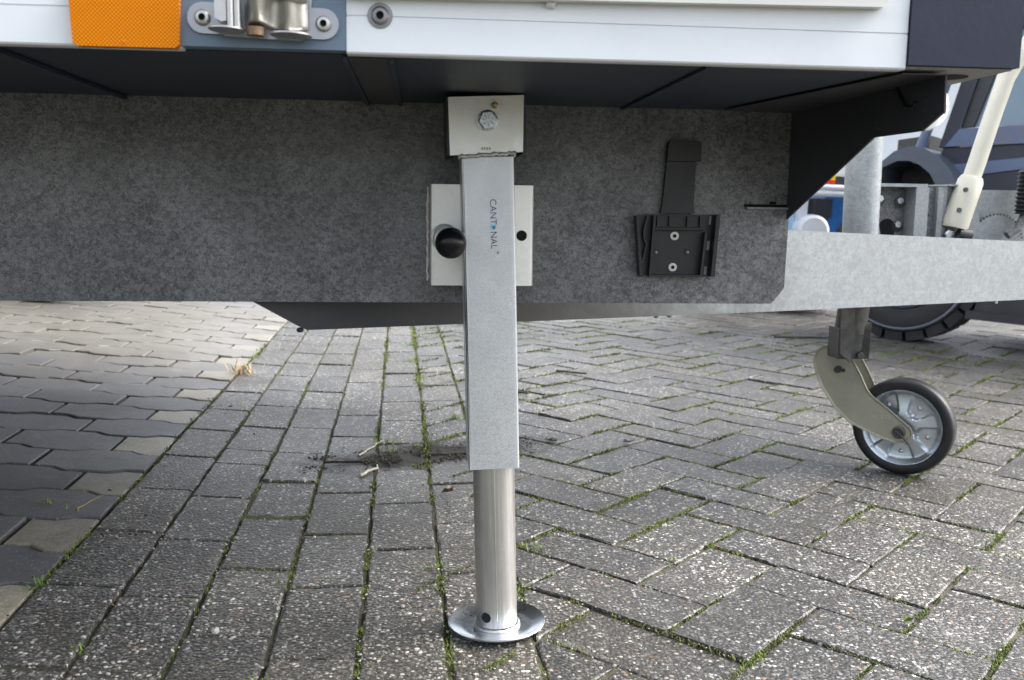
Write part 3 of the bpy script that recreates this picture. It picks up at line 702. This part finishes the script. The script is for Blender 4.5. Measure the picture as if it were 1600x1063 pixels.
wv = [(.2030, -.1390), (.2055, -.1290), (.2040, -.1210), (.2065, -.1100), (.2085, -.1000), (.2055, -.0920), (.2045, -.0830), (.2070, -.0720), (.2090, -.0640)]
pl('wavy_rib', wv+[(x+.0022, z) for x, z in wv[::-1]], .1080, .0070, bev=.0004)
pl('guide_wall', [(.2128, -.1390), (.2165, -.0630), (.2195, -.0630), (.2160, -.1390)], .1035, .0115)
pl('cross_rib', [(.2195, -.0810), (.2840, -.0805), (.2840, -.0785), (.2195, -.0790)], .1045, .0105)
pl('upper_shelf', [(.2195, -.0650), (.2195, -.0785), (.2840, -.0780), (.2860, -.0640)], .1105, .0045)
for x in (.2215, .2370, .2600, .2765):
    pl('locating_rib', [(x, -.0640), (x+.0016, -.0640), (x+.0016, -.0745), (x+.0040, -.0750), (x+.0040, -.0765), (x, -.0765)], .1060, .0050, bev=.0003)
pl('guide_wall', [(.2785, -.1395), (.2830, -.0840), (.2856, -.0840), (.2815, -.1395)], .1035, .0115)
pl('bottom_lip', [(.2130, -.1400), (.2820, -.1398), (.2820, -.1375), (.2130, -.1378)], .1040, .0110)
pl('side_wall', [(.2920, -.1395), (.2962, -.0620), (.3008, -.0610), (.2970, -.1395)], .1010, .0140)
for x, z, w, h in ((.2905, -.0690, .0024, .0105), (.2885, -.1005, .0036, .0115), (.2862, -.1325, .0036, .0105)):
    pl('clip_window', [(x, z-h/2), (x+w, z-h/2), (x+w+.0006, z+h/2), (x+.0006, z+h/2)], .1142, .0006, 'galv_bright', 0)
for x, z in ((.2464, -.0889), (.2454, -.1284)):
    bm = NB(); lathe(bm, [(.0056, 0), (.0056, .0016), (.0050, .0022), (.0026, .0022), (.0022, .0010), (0, .0010)], (x, .1150, z), (0, -1, 0), 24); rv = obj('rivet', bm, 'rivet', ch)
    bm = NB(); cyl(bm, (x, .1128, z), (x, .1126, z), .0021, n=16); obj('rivet_hole', bm, 'hole', rv)
for x, z in ((.2240, -.1092), (.2645, -.1088)):
    bm = NB(); lathe(bm, [(.0042, 0), (.0042, .0014), (.0026, .0014), (.0026, .0004), (0, .0004)], (x, .1150, z), (0, -1, 0), 20); hb_ = obj('screw_boss', bm, 'blackplastic', ch)
    bm = NB(); cyl(bm, (x+.0005, .1146, z-.0004), (x+.0005, .1144, z-.0004), .0018, n=14); obj('peep_hole', bm, 'galv_bright', hb_)

# ------------------------------------------------------------------ jockey wheel on the drawbar
jw = empty('jockey_wheel', T)
JT = Matrix.Translation((.893, .742, -.485)) @ Matrix.Rotation(R(-39), 4, 'Z')
def jp(x, y, z): return tuple(JT @ V((x, y, z)))
JN = tuple(JT.to_3x3() @ V((0, -1, 0)))
bm = NB(); cyl(bm, (.8160, .79, -.24), (.8075, .79, .42), .0348, n=36); obj('outer_tube', bm, 'galv_bright', jw)
bm = NB(); cyl(bm, (.8055, .79, -.30), (.8160, .79, -.20), .031, n=30); st = obj('inner_tube', bm, 'stem', jw)
bm = NB(); prism(bm, [(.7710, .752, -.3400), (.7690, .752, -.245), (.7950, .752, -.245), (.8000, .752, -.300), (.7920, .752, -.3560)], (0, .006, 0)); obj('fork_socket', bm, 'stem', st, bevel=.0015)
bm = NB(); prism(bm, [(.8190, .765, -.345), (.8260, .765, -.285), (.8400, .765, -.278), (.8370, .765, -.350)], (.004, .03, 0)); obj('fork_socket', bm, 'stem', st, bevel=.003)
bm = NB(); bx(bm, .772, .838, .765, .815, -.352, -.29); obj('fork_socket', bm, 'stem', st, bevel=.006)
bm = NB(); cyl(bm, (.818, .762, -.344), (.818, .758, -.344), .008, n=6); obj('fork_nut', bm, 'stem', st)
fk = [(-.1137, .1490), (-.1290, .1560), (-.1490, .1535), (-.1650, .1405), (-.1714, .1186), (-.1650, .0960), (-.1508, .0632), (-.1234, .0254), (-.0901, -.0040), (-.0560, -.0180), (-.0198, -.0300), (.0060, -.0355), (.0230, -.0320), (.0335, -.0220), (.0365, -.0100), (.0310, .0010), (.0210, .0083), (-.0179, .0376), (-.0450, .0560), (-.0570, .0690), (-.0721, .0992), (-.0909, .1300)]
fkc = (sum(p[0] for p in fk)/len(fk), sum(p[1] for p in fk)/len(fk))
def fork_plate(y0, y1):
    bm = NB(); a = [bm.verts.new(jp(x, y0, z)) for x, z in fk]
    def ins(d):
        v = [V((x, z)) for x, z in fk]; return inset(v, d)
    b = [bm.verts.new(jp(q.x, y0+.0032, q.y)) for q in ins(.0046)]; c_ = [bm.verts.new(jp(x, y1, z)) for x, z in fk]
    b2 = [bm.verts.new(jp(q.x, y0+.0001, q.y)) for q in ins(.0022)]
    n = len(a); bm.faces.new(b)
    for i in range(n):
        k = (i+1) % n
        bm.faces.new((a[i], a[k], b2[k], b2[i])); bm.faces.new((b2[i], b2[k], b[k], b[i])); bm.faces.new((a[i], c_[i], c_[k], a[k]))
    bm.faces.new(c_); return bm
fko = obj('fork_plate', fork_plate(-.014, -.009), 'fork', jw, 40); obj('fork_plate', fork_plate(.052, .057), 'fork', jw, 40)
bm = NB(); cyl(bm, jp(-.1176, -.0128, .1051), jp(-.1176, -.022, .1051), .0075, .0070, 18); obj('fork_bolt', bm, 'stem', fko)
bm = NB(); cyl(bm, jp(-.1065, -.0128, .1040), jp(-.1065, -.018, .1040), .0035, n=8); obj('fork_bolt', bm, 'stem', fko)
bm = NB(); lathe(bm, [(.0125, 0), (.0125, .004), (.0095, .006), (.0085, .0050), (.0085, .003), (0, .003)], jp(.0095, -.0128, -.0117), JN, 24); ax = obj('axle', bm, 'stem', fko)
bm = NB(); sweep(bm, [jp(.003, -.0175, -.009), jp(.010, -.0185, -.0125), jp(.018, -.0185, -.019), jp(.0275, -.0175, -.029)], .0016, 8); obj('cotter_pin', bm, 'stem', ax)
TX = JT @ Matrix.Translation((-.0460, -.01295, .0100)) @ Matrix.Rotation(R(90), 4, 'X') @ Matrix.Rotation(R(3), 4, 'Z')
text('embossed_mark', 'AL-KO', .0125, 'fork_mark', fko, TX, -.0002, .0006, 1.02)
bm = NB(); lathe(bm, [(.0060, 0), (.0060, .0005), (.0048, .0005), (.0048, 0)], jp(-.098, -.0128, .031), JN, 20); obj('embossed_mark', bm, 'fork', fko)
for i, (dx, dz) in enumerate(((-.043, .027), (-.036, .026), (-.029, .025), (-.040, .0215), (-.031, .0205))):
    bm = NB(); cyl(bm, jp(dx, -.0128, dz), jp(dx, -.0134, dz), .0022, n=4); obj('embossed_mark', bm, 'fork', fko)
wc = V((.011, 0, -.004)); WA = tuple(JT.to_3x3() @ V((0, 1, 0)))
bm = NB(); lathe(bm, [(.074, .004), (.078, .001), (.090, 0), (.0955, .002), (.0985, .008), (.0992, .022), (.0985, .036), (.0955, .042), (.090, .044), (.076, .043), (.074, .040)], jp(*wc), WA, 64); obj('tyre', bm, 'rubber', jw, 50)
def wp(r, a, y): return jp(wc.x+r*math.cos(a), y, wc.z+r*math.sin(a))
def sst(x, a, b):
    x = max(0, min(1, (x-a)/(b-a))); return x*x*(3-2*x)
bm = NB(); NA = 150; rr = [.008, .014, .020, .025, .029, .033, .037, .042, .047, .052, .057, .061, .065, .068, .0705, .073, .0755, .078, .080, .0815]; rings = []
for r in rr:
    ring = []
    for i in range(NA):
        a = 2*PI*i/NA; q = math.cos(5*(a-R(54)))                       # q = 1 at the rivet pockets, -1 on the ridges
        pocket = sst(q, -.62, -.15)*sst(r, .024+.012*(1-q)/2, .031+.012*(1-q)/2)
        y = .0045+.0105*pocket*(1-.15*sst(r, .05, .066)) + .004*(1-pocket)*sst(r, .02, .06)
        edge = sst(r, .0655, .0775); y = y*(1-edge)+.0012*edge
        if r > .079: y += (r-.079)*1.0
        ring.append(bm.verts.new(wp(r, a, y)))
    rings.append(ring)
for A_, B_ in zip(rings, rings[1:]):
    for i in range(NA): bm.faces.new((A_[i], A_[(i+1) % NA], B_[(i+1) % NA], B_[i]))
rim = obj('wheel_disc', bm, 'rim', jw, 24)
for k in range(5):
    b2 = R(54+72*k); bm = NB(); ball(bm, wp(.051, b2, .0135), .0046, 16, 10); obj('rivet', bm, 'stainless', rim, 80)
bm = NB(); lathe(bm, [(0, .05), (.081, .02), (.081, .024), (0, .054)], jp(*wc), WA, 40); obj('rear_disc', bm, 'rim', jw)

# ------------------------------------------------------------------ coupling gear behind the arm
cp = empty('coupling_gear', T)
def cbx(name, x0, x1, y0, y1, z0, z1, mat='galv_bright', bev=.002):
    bm = NB(); bx(bm, x0, x1, y0, y1, z0, z1); return obj(name, bm, mat, cp, bevel=bev)
cbx('clamp_top', .866, .976, .835, .885, -.0020, .0045)
cbx('clamp_back', .860, .985, .880, .886, -.16, -.002, 'galv')
cbx('clamp_side', .952, .980, .835, .879, -.16, -.0022)
for x, z in ((.893, -.026), (.938, -.030), (.936, -.080)):
    bm = NB(); hexhead(bm, (x, .8800, z), (0, -1, 0), .0085, .010); bo = obj('clamp_bolt', bm, 'bolt', cp)
    bm = NB(); cyl(bm, (x+.002, .8795, z-.004), (x+.002, .8785, z-.004), .0125, n=18); obj('bolt_washer', bm, 'stem', bo)
bm = NB(); prism(bm, xz(capsule(.915, -.085, .915, -.130, .017), .8785), (0, .0015, 0)); obj('slotted_hole', bm, 'hole', cp)
bm = NB(); prism(bm, xz([(.872, -.03), (.878, -.03), (.898, -.11), (.872, -.12)], .866), (0, .006, 0)); obj('gusset', bm, 'galv_bright', cp)
cbx('clamp_plate', .984, 1.008, .862, .866, -.16, -.0010, 'galv', .001)
bm = NB(); prism(bm, xz(capsule(.982, -.060, .994, -.060, .0032), .8612), (0, .0006, 0)); obj('slotted_hole', bm, 'hole', cp)
cbx('clamp_plate', 1.009, 1.021, .850, .866, -.16, -.0005)
cbx('clamp_plate', 1.024, 1.031, .855, .870, -.16, .0005)
cbx('clamp_plate', 1.033, 1.060, .866, .872, -.16, .0010)
cbx('clamp_top', 1.004, 1.026, .848, .885, .0012, .0042); cbx('clamp_top', 1.030, 1.056, .848, .885, .0022, .0052)
bm = NB(); hexhead(bm, (1.036, .850, -.100), (0, -1, 0), .011, .010); obj('clamp_bolt', bm, 'bolt', cp)
cbx('overrun_housing', 1.062, 1.55, .90, 1.0, -.13, -.004)
bm = NB(); lathe(bm, [(0, 0), (.058, 0), (.058, .004), (0, .004)], (1.165, .885, -.115), (0, -1, 0), 40); obj('brake_sector', bm, 'galv_bright', cp)
bm = NB()
for k in range(22):
    a = R(10+k*7.5); cyl(bm, (1.165+.0575*math.cos(a), .8815, -.115+.0575*math.sin(a)), (1.165+.061*math.cos(a), .8815, -.115+.061*math.sin(a)), .002, n=5)
tag(obj('sector_teeth', bm, 'stem', cp), kind='stuff')
bm = NB(); prism(bm, xz([(1.092, -.002), (1.0985, -.002), (1.1435, -.16), (1.04, -.16), (1.052, -.085)], .872), (0, .004, 0)); obj('lever_cheek', bm, 'galv_bright', cp)
bm = NB(); cyl(bm, (1.092, .8715, -.062), (1.092, .868, -.062), .0045, n=12); obj('lever_rivet', bm, 'stem', cp)
lv = NB(); sweep(lv, [(1.068, .855, -.030), (1.091, .855, .050), (1.118, .855, .150), (1.140, .855, .225), (1.158, .855, .262), (1.190, .855, .300), (1.228, .855, .345)], [.0185, .0180, .0178, .0182, .0200, .0200, .0195], 22); lv = obj('brake_lever', lv, 'cream', cp)
bm = NB(); sweep(bm, [(1.0500, .852, -.086), (1.0530, .852, -.073), (1.0680, .852, -.022), (1.0790, .852, .012), (1.0815, .852, .021)], [.0265, .0275, .0265, .0255, .0215], 24); obj('lever_sleeve', bm, 'cream', lv)
for x, z in ((1.0505, -.006), (1.0400, -.048)):
    bm = NB(); cyl(bm, (x+.004, .829, z), (x+.004, .8255, z), .0048, n=14); obj('sleeve_rivet', bm, 'stem', lv)
bm = NB(); cyl(bm, (1.048, .834, -.098), (1.070, .834, -.106), .012, .02, 14); obj('lever_boot', bm, 'rubber', lv)
bm = NB(); sweep(bm, [(1.205, .86, .31), (1.232, .86, .235), (1.250, .86, .21)], .012, 12); obj('lever_grip', bm, 'rubber', lv)
bl = NB(); prof = []
for k in range(11): prof += [(.0235, k*.0088), (.0185, k*.0088+.0044)]
lathe(bl, [(0, 0)]+prof+[(0, .098)], (1.213, .86, -.055), (.02, 0, 1), 28); obj('bellows', bl, 'rubber', cp, 60)
bm = NB(); cyl(bm, (1.216, .86, .04), (1.222, .86, .30), .0125, n=18); obj('damper_rod', bm, 'stem', cp)
bm = NB(); sweep(bm, [(1.211, .86, -.055), (1.198, .86, -.085), (1.175, .86, -.10)], [.009, .008, .009], 10); obj('rod_end', bm, 'galv', cp)

# ------------------------------------------------------------------ old blue work vehicle beyond the drawbar
VM = Matrix.Translation((1.7281, 4.2395, 0)) @ Matrix.Rotation(R(-40), 4, 'Z')
vh = tag(empty('work_vehicle', None, VM), 'weathered dark blue work vehicle with rusty cab, curved grey fender and chunky tyre', 'work vehicle')
def vprism(name, pts, y0, depth, mat, par=vh, bev=.006):
    bm = NB(); prism(bm, xz(pts, y0), (0, depth, 0)); return obj(name, bm, mat, par, bevel=bev)
def big_wheel(cx, par, rad=.345, w=.24):
    bm = NB(); lathe(bm, [(.17, .03), (.20, .012), (.275, .0), (.300, .010), (.312, .03), (.317, .06), (.317, w-.06), (.312, w-.03), (.29, w), (.17, w)], (cx, 0, rad), (0, 1, 0), 48); ty = obj('wheel', bm, 'tyre', par, 50)
    bm = NB(); lathe(bm, [(.20, .010), (.195, .006), (.17, .012), (.15, .06), (.05, .07), (.045, .05), (0, .05)], (cx, 0, rad), (0, 1, 0), 36); obj('rim', bm, 'truckblue', ty)
    bm = NB(); lathe(bm, [(.283, -.001), (.290, -.004), (.296, -.001)], (cx, 0, rad), (0, 1, 0), 48); obj('sidewall_ring', bm, 'fender', ty)
    for k in range(22):
        a0 = 2*PI*k/22; a1 = a0+2*PI/22*.82
        bm = NB(); ps = []
        for r in (.305, .345):
            for a in (a0, a1): ps.append((cx+r*math.cos(a), rad+r*math.sin(a)))
        prism(bm, [(ps[0][0], .006, ps[0][1]), (ps[1][0], .006, ps[1][1]), (ps[3][0], .012, ps[3][1]), (ps[2][0], .012, ps[2][1])], (0, w*.9, 0)); obj('tread_block', bm, 'tyre', ty)
big_wheel(-.01, vh, .345)
fo = [(-.153, .66), (-.155, .752), (-.14, .787), (-.085, .837), (-.025, .86), (.035, .855), (.107, .815), (.155, .765), (.197, .69), (.24, .58)]
fi = [(-.139, .66), (-.137, .742), (-.13, .765), (-.065, .797), (-.016, .797), (.03, .78), (.075, .745), (.1, .705), (.145, .58)]
vprism('fender', fo+fi[::-1], -.04, .34, 'fender', bev=.006)
vprism('fender_panel', fi+[(.145, .40), (-.139, .40)], .255, .02, 'blackplate', bev=0)
vprism('chassis', [(.30, .150), (1.5, .150), (1.5, .36), (.33, .36)], .02, .9, 'blackplate')
vprism('step', [(.28, .135), (.62, .135), (.62, .17), (.28, .17)], -.02, .25, 'blackplate')
body = vprism('body_panel', [(.10, .70), (.42, .35), (1.6, .36), (1.6, .955), (.075, .865), (.05, .80)], .12, .95, 'truckblue')
vprism('belt_panel', [(.085, .868), (1.6, .938), (1.6, 1.02), (.14, .945)], .095, .03, 'truckpale')
vprism('side_panel', [(.10, .79), (.50, .835), (1.6, .86), (1.6, .82), (.50, .79), (.12, .735)], .105, .02, 'truckpale', par=body)
vprism('rust_patch', [(.40, .40), (.50, .39), (.53, .79), (.44, .70), (.38, .55)], .112, .01, 'rust', par=body, bev=.002)
cab = vprism('cab_pillar', [(.06, .865), (.125, .870), (.235, 1.36), (.17, 1.36)], .10, .08, 'truckblue')
bm = NB(); sweep(bm, [(-.015, .07, .79), (-.01, .07, .86), (.06, .07, 1.10), (.13, .07, 1.36)], .021, 14); obj('grab_rail', bm, 'truckpale', vh)
vprism('window_seal', [(.135, .95), (.19, .955), (.30, 1.36), (.245, 1.36)], .115, .03, 'blackplate')
vprism('window', [(.17, .955), (1.2, .99), (1.2, 1.36), (.28, 1.36)], .135, .01, 'glass', bev=0)
vprism('cab_roof', [(.10, 1.36), (1.4, 1.36), (1.4, 1.42), (.13, 1.42)], .09, .95, 'truckblue')
vprism('rear_wall', [(.9, .95), (1.6, .95), (1.6, 1.36), (1.2, 1.36)], .9, .05, 'truckpale')
vprism('engine_block', [(-.16, .80), (-.02, .80), (-.02, .93), (-.16, .91)], .22, .3, 'stem')
big_wheel(1.25, vh)

# blue machine far behind, mostly hidden
bmch = tag(empty('site_machine', None, Matrix.Translation((1.46, 5.2, 0))), 'blue and white machine with yellow and red lamp, far behind the jockey wheel post', 'machine')
def mb(name, x0, x1, y0, y1, z0, z1, mat, bev=.01, par=bmch):
    bm = NB(); bx(bm, x0, x1, y0, y1, z0, z1); return obj(name, bm, mat, par, bevel=bev)
mb('chassis', -.5, .42, .05, 1.2, .12, .42, 'blackplate')
mb('blue_panel', -.5, .065, .10, 1.1, .42, .68, 'paleblue')
mb('white_post', .068, .110, .02, .3, .42, .70, 'white')
mb('motor_box', .14, .235, .0, .25, .54, .64, 'blackplate'); mb('blue_housing', .205, .40, .03, .9, .42, .66, 'blue')
bm = NB(); lathe(bm, [(0, 0), (.07, 0), (.085, .012), (.09, .04), (.09, .3), (0, .3)], (.145, -.02, .465), (0, 1, 0), 32); obj('air_tank', bm, 'white', bmch)
for z in (.70, .668):
    bm = NB(); sweep(bm, [(.09, .2, z), (.14, .0, z), (.26, -.03, z), (.42, -.03, z)], .016, 12); obj('guard_bar', bm, 'white', bmch)
lampb = mb('lamp_box', .13, .245, .02, .1, .722, .742, 'red', .003); mb('lamp_top', .13, .245, .02, .1, .743, .80, 'yellow', .003, lampb)
mb('dark_cover', .245, .42, .03, .2, .722, .76, 'blackplate', .004); mb('white_cover', .245, .42, .05, .8, .765, 1.0, 'white', .02)

# pale building far behind
pbld = tag(empty('pale_building', None, Matrix.Translation((1.2, 11.0, 0)) @ Matrix.Rotation(R(-14), 4, 'Z')), 'pale blue white building wall showing between the jockey post and the vehicle fender', 'building')
bm = NB(); bx(bm, 0, 14, 0, 8, 0, 3.6); obj('wall', bm, 'white', pbld)
bm = NB(); bx(bm, -.3, 14.3, -.3, 8.3, 3.6, 3.9); obj('roof', bm, 'post', pbld)
for k in range(3):
    bm = NB(); bx(bm, 6+2.6*k, 7.6+2.6*k, -.05, -.01, 1.3, 2.6); w_ = obj('window', bm, 'glass', pbld)
    bm = NB(); bx(bm, 5.95+2.6*k, 7.65+2.6*k, -.09, -.0, 1.2, 1.27); obj('sill', bm, 'post', w_)
# parked van at far left: only its tyre shows under the beam
vn = tag(empty('parked_van', None, Matrix.Translation((-2.85, 3.53, 0)) @ Matrix.Rotation(R(6), 4, 'Z')), 'vehicle beyond the trailer whose black tyre shows under the left end of the beam', 'van')
gzv = gz(-1.43)
bm = NB(); prism(bm, xz([(-2.6, .42), (1.5, .42), (1.55, .8), (1.4, 1.0), (.9, 1.15), (.4, 1.8), (-2.6, 1.85)], 0), (0, 1.7, 0)); obj('van_body', bm, 'white', vn, bevel=.05)
for x in (-1.9, .95):
    bm = NB(); lathe(bm, [(.18, .02), (.29, 0), (.32, .02), (.325, .1), (.32, .18), (.29, .2), (.18, .2)], (x, .02, .325+gzv), (0, 1, 0), 36); w_ = obj('wheel', bm, 'tyre', vn)
    bm = NB(); lathe(bm, [(.185, .02), (.16, .04), (0, .03)], (x, .02, .325+gzv), (0, 1, 0), 24); obj('rim', bm, 'rim', w_)
bm = NB(); prism(bm, xz([(.05, 1.15), (.80, 1.17), (.38, 1.72), (.05, 1.72)], -.004), (0, .003, 0)); obj('window', bm, 'glass', vn)

# ------------------------------------------------------------------ moss, weeds, crumbs, twigs
def blade(bm, p, d, L, w):
    s = V((-d.y, d.x, 0))
    if s.length < 1e-4: s = V((1, 0, 0))
    s.normalize(); q = V(p)
    a = bm.verts.new(q-s*w); b = bm.verts.new(q+s*w); m1 = bm.verts.new(q+V(d)*L*.55-s*w*.7); m2 = bm.verts.new(q+V(d)*L*.55+s*w*.7); t = bm.verts.new(q+V(d)*L-V((0, 0, L*.15)))
    bm.faces.new((a, b, m2, m1)); bm.faces.new((m1, m2, t))
rm = random.Random(11); mbm = NB()
def mossline(p0, p1, wid, dens, thr, hgt=.004, zoff=-.003):
    p0, p1 = V((p0[0], p0[1])), V((p1[0], p1[1])); L = (p1-p0).length
    mid = (p0+p1)/2; dist = mid.length
    step = .0016*max(1, dist/1.3)
    n = int(L/step*dens)
    for _ in range(n):
        t = rm.random(); p = p0+(p1-p0)*t
        nv = noise.noise(V((p.x*4.2, p.y*4.2, 3)))*1.15+.55*noise.noise(V((p.x*19, p.y*19, 8)))
        if nv < thr: continue
        f = min(1, (nv-thr)*2.5+.35)
        side = (p1-p0).normalized(); nrm = V((-side.y, side.x)); p = p+nrm*rm.gauss(0, wid*.42*f)
        q = Gxy(p.x, p.y, zoff+rm.uniform(0, .002))
        d = V((rm.gauss(0, .7), rm.gauss(0, .7), 1)).normalized()
        sc = max(1, dist/1.4)**.6
        blade(mbm, q, d, hgt*sc*rm.uniform(.6, 1.5)*(.6+.7*f), .0008*sc*rm.uniform(.7, 1.3))
for a, b in JB: mossline(a, b, .0085, 2.6, -.12, .0040)
for a, b in JA: mossline(a, b, .0060, 1.1, -.02, .0035)
def gl(s, u0, u1, wid, dens, thr, h=.004):
    u = u0
    while u < u1:
        a = SV*s+UV*u; b = SV*s+UV*(u+.1); mossline(a, b, wid, dens, thr, h); u += .1
gl(SB, .9, 3.5, .012, 1.6, .0, .005); gl(SB+CW, .9, 4, .007, .7, .12); gl(SB+2*CW, .9, 4, .007, .8, .10); gl(SB+3*CW, .9, 4, .007, .8, .15)
gl(SB+4*CW, .85, 4.5, .014, 3.2, -.10, .0045); gl(SB+5*CW, .85, 4.8, .015, 3.4, -.14, .0045); gl(SE, .9, 4, .009, 1.4, -.05)
for a, b, d in JG: mossline(a, b, .006, .7, .16)
tag(obj('moss', mbm, 'moss', None, 0), 'green moss growing in the joints between the pavers', 'moss', None, 'stuff')

wb = NB(); db = NB()
def tuft(x, y, n, L, w, bm=wb, lean=.9):
    for _ in range(n):
        q = Gxy(x+rm.gauss(0, .008), y+rm.gauss(0, .008), -.004); d = V((rm.gauss(0, lean), rm.gauss(0, lean), 1)).normalized()
        blade(bm, q, d, L*rm.uniform(.5, 1.3), w*rm.uniform(.7, 1.3))
for x, y, n, L in ((-.675, 1.441, 14, .016), (-.588, 1.153, 26, .024), (-.735, 1.46, 24, .018), (-.60, 1.28, 18, .012), (-.56, 1.19, 16, .012), (-.527, 1.403, 14, .010), (-.092, 1.292, 40, .014), (-.088, 1.25, 24, .010), (-.30, 1.22, 14, .010),
                   (.05, 1.373, 34, .013), (.03, 1.385, 26, .012), (-.25, .945, 40, .016), (.527, 1.16, 0, .009), (-.128, 2.228, 46, .024), (-.10, 2.25, 30, .022), (-.25, 2.0, 40, .020), (-.24, 1.93, 30, .018), (-.14, 1.02, 24, .010), (-.12, 1.10, 20, .008), (.16, 1.26, 16, .009),
                   (.25, 1.335, 18, .011), (.19, 1.125, 16, .010), (-.40, 1.10, 10, .010), (-.47, 1.0, 14, .012), (-.36, 3.4, 60, .02), (-.33, 3.05, 40, .018)):
    tuft(x, y, n, L, .0011)
for _ in range(150):                                       # weeds along the far left edge
    s = rm.uniform(-3.4, -1.2); u = 4.25+rm.gauss(0, .05)-.0*s
    p = SV*s+UV*u; tuft(p.x, p.y, 3, .03, .003)
tag(obj('weeds', wb, 'grass', None, 0), 'small green grass weeds sprouting from the joints', 'weeds', None, 'stuff')
dg = NB()
for _ in range(46):
    q = Gxy(-.771+rm.gauss(0, .02), 2.68+rm.gauss(0, .02), 0); blade(dg, q, V((rm.gauss(0, 1.2), rm.gauss(0, 1.2), 1)).normalized(), .05*rm.uniform(.4, 1.2), .0016)
tag(obj('dry_tuft', dg, 'dry', None, 0), 'dead straw coloured tuft at the edge of the wavy pavers', 'dry weed')
# loose soil crumbs and pebbles
def crumb(bm, p, r):
    m = Matrix.Translation(p) @ Matrix.Rotation(rm.uniform(0, 6), 4, 'Z') @ Matrix.Diagonal((rm.uniform(.7, 1.3), rm.uniform(.6, 1.1), rm.uniform(.4, .8), 1))
    bmesh.ops.create_icosphere(bm, subdivisions=1, radius=r, matrix=m)
cb_ = NB()
for _ in range(3600):
    a = rm.random(); x = -.40+.46*a+rm.gauss(0, .01); y = 1.80+.20*a+rm.gauss(0, .030)+.02*math.sin(a*9)
    if noise.noise(V((x*14, y*14, 1))) < -.12: continue
    crumb(cb_, Gxy(x, y, .0005), abs(rm.gauss(0, .0013))+.0006)
for _ in range(260):
    s = SB+rm.gauss(.03, .04); u = rm.uniform(1.0, 2.6); p = SV*s+UV*u; crumb(cb_, Gxy(p.x, p.y, -.001), abs(rm.gauss(0, .0014))+.0008)
tag(obj('soil_crumbs', cb_, 'crumb', None, 0), 'dark damp soil and leaf litter lying across the gutter', 'soil', None, 'stuff')
pb = NB()
for _ in range(1700):
    x = rm.uniform(-.75, .35); y = rm.uniform(.9, 1.5)
    if su((x, y))[0] < SB+.01: continue
    if rm.random() > 1.15-(y-.9)*1.6-max(0, x)*1.4: continue
    crumb(pb, Gxy(x, y, .0002), abs(rm.gauss(0, .0008))+.0010)
crumb(pb, Gxy(-.335, 1.07, .001), .006)
tag(obj('loose_gravel', pb, 'stone', None, 0), 'pale loose grit scattered over the near gutter courses', 'grit', None, 'stuff')
def twig(name, p0, p1, r, mat, label, bend=.004):
    bm = NB(); P0, P1 = V((*p0, 0)), V((*p1, 0)); pts = []
    for i in range(6):
        q = P0.lerp(P1, i/5); pts.append(Gxy(q.x+rm.gauss(0, bend), q.y+rm.gauss(0, bend), r*.8))
    sweep(bm, pts, [r*(1-.08*i) for i in range(6)], 7); return tag(obj(name, bm, mat, None, 60), label, 'twig')
twig('twig', (.145, 2.935), (.240, 2.915), .0045, 'twig', 'short thick dark twig lying right of the steel leg on pale bricks', .002)
twig('twig', (.022, 2.556), (.052, 2.546), .004, 'twig', 'small dark twig peeping out just beside the steel leg')
twig('twig', (.088, 2.500), (.137, 2.575), .003, 'twig', 'thin bent dark twig lying in front of the thicker twig')
twig('twig', (1.14, 4.09), (1.445, 4.20), .006, 'twig', 'long dark twig on the far bricks behind the jockey wheel post', .008)
twig('twig', (-.300, 1.880), (-.272, 2.010), .0022, 'paletwig', 'pale bleached stick lying over the dark soil in the gutter', .0015)
twig('twig', (-.274, 1.735), (-.252, 1.800), .0034, 'paletwig', 'short pale stick in the mossy joint in front of the soil')
twig('straw', (-.665, 1.43), (-.672, 1.52), .0010, 'dry', 'dry straw stalk on the dark wavy paver beside a pale half stone')
twig('straw', (-.565, 1.135), (-.475, 1.12), .0010, 'dry', 'dry straw stalk lying across the gutter beside a grass tuft')
def leaf(name, x, y, r, mat, label, cat='leaf'):
    bm = NB(); c = bm.verts.new(Gxy(x, y, .004)); ring = []
    for i in range(9):
        a = 2*PI*i/9; rr = r*(1 if i % 2 else .65)*rm.uniform(.8, 1.2); ring.append(bm.verts.new(Gxy(x+rr*math.cos(a), y+rr*math.sin(a)*.8, .003+rm.uniform(0, .012))))
    for i in range(9): bm.faces.new((c, ring[i], ring[(i+1) % 9]))
    return tag(obj(name, bm, mat, None, 0), label, cat)
leaf('leaf', .270, 2.035, .016, 'twig', 'curled dark dead leaf on the herringbone bricks between leg and jockey wheel')
leaf('leaf', .098, 2.02, .020, 'twig', 'crumpled dark leaf in a mossy joint just right of the steel leg')
leaf('leaf', 1.05, 3.15, .022, 'twig', 'small brown leaf on the far bricks left of the jockey wheel fork')
leaf('leaf', -.10, 1.63, .014, 'rustleaf', 'withered reddish brown leaf beside the steel leg on the gutter')
leaf('sprout', .527, 1.155, .009, 'grass', 'tiny green sprout in a joint at lower right of the pavement', 'sprout')
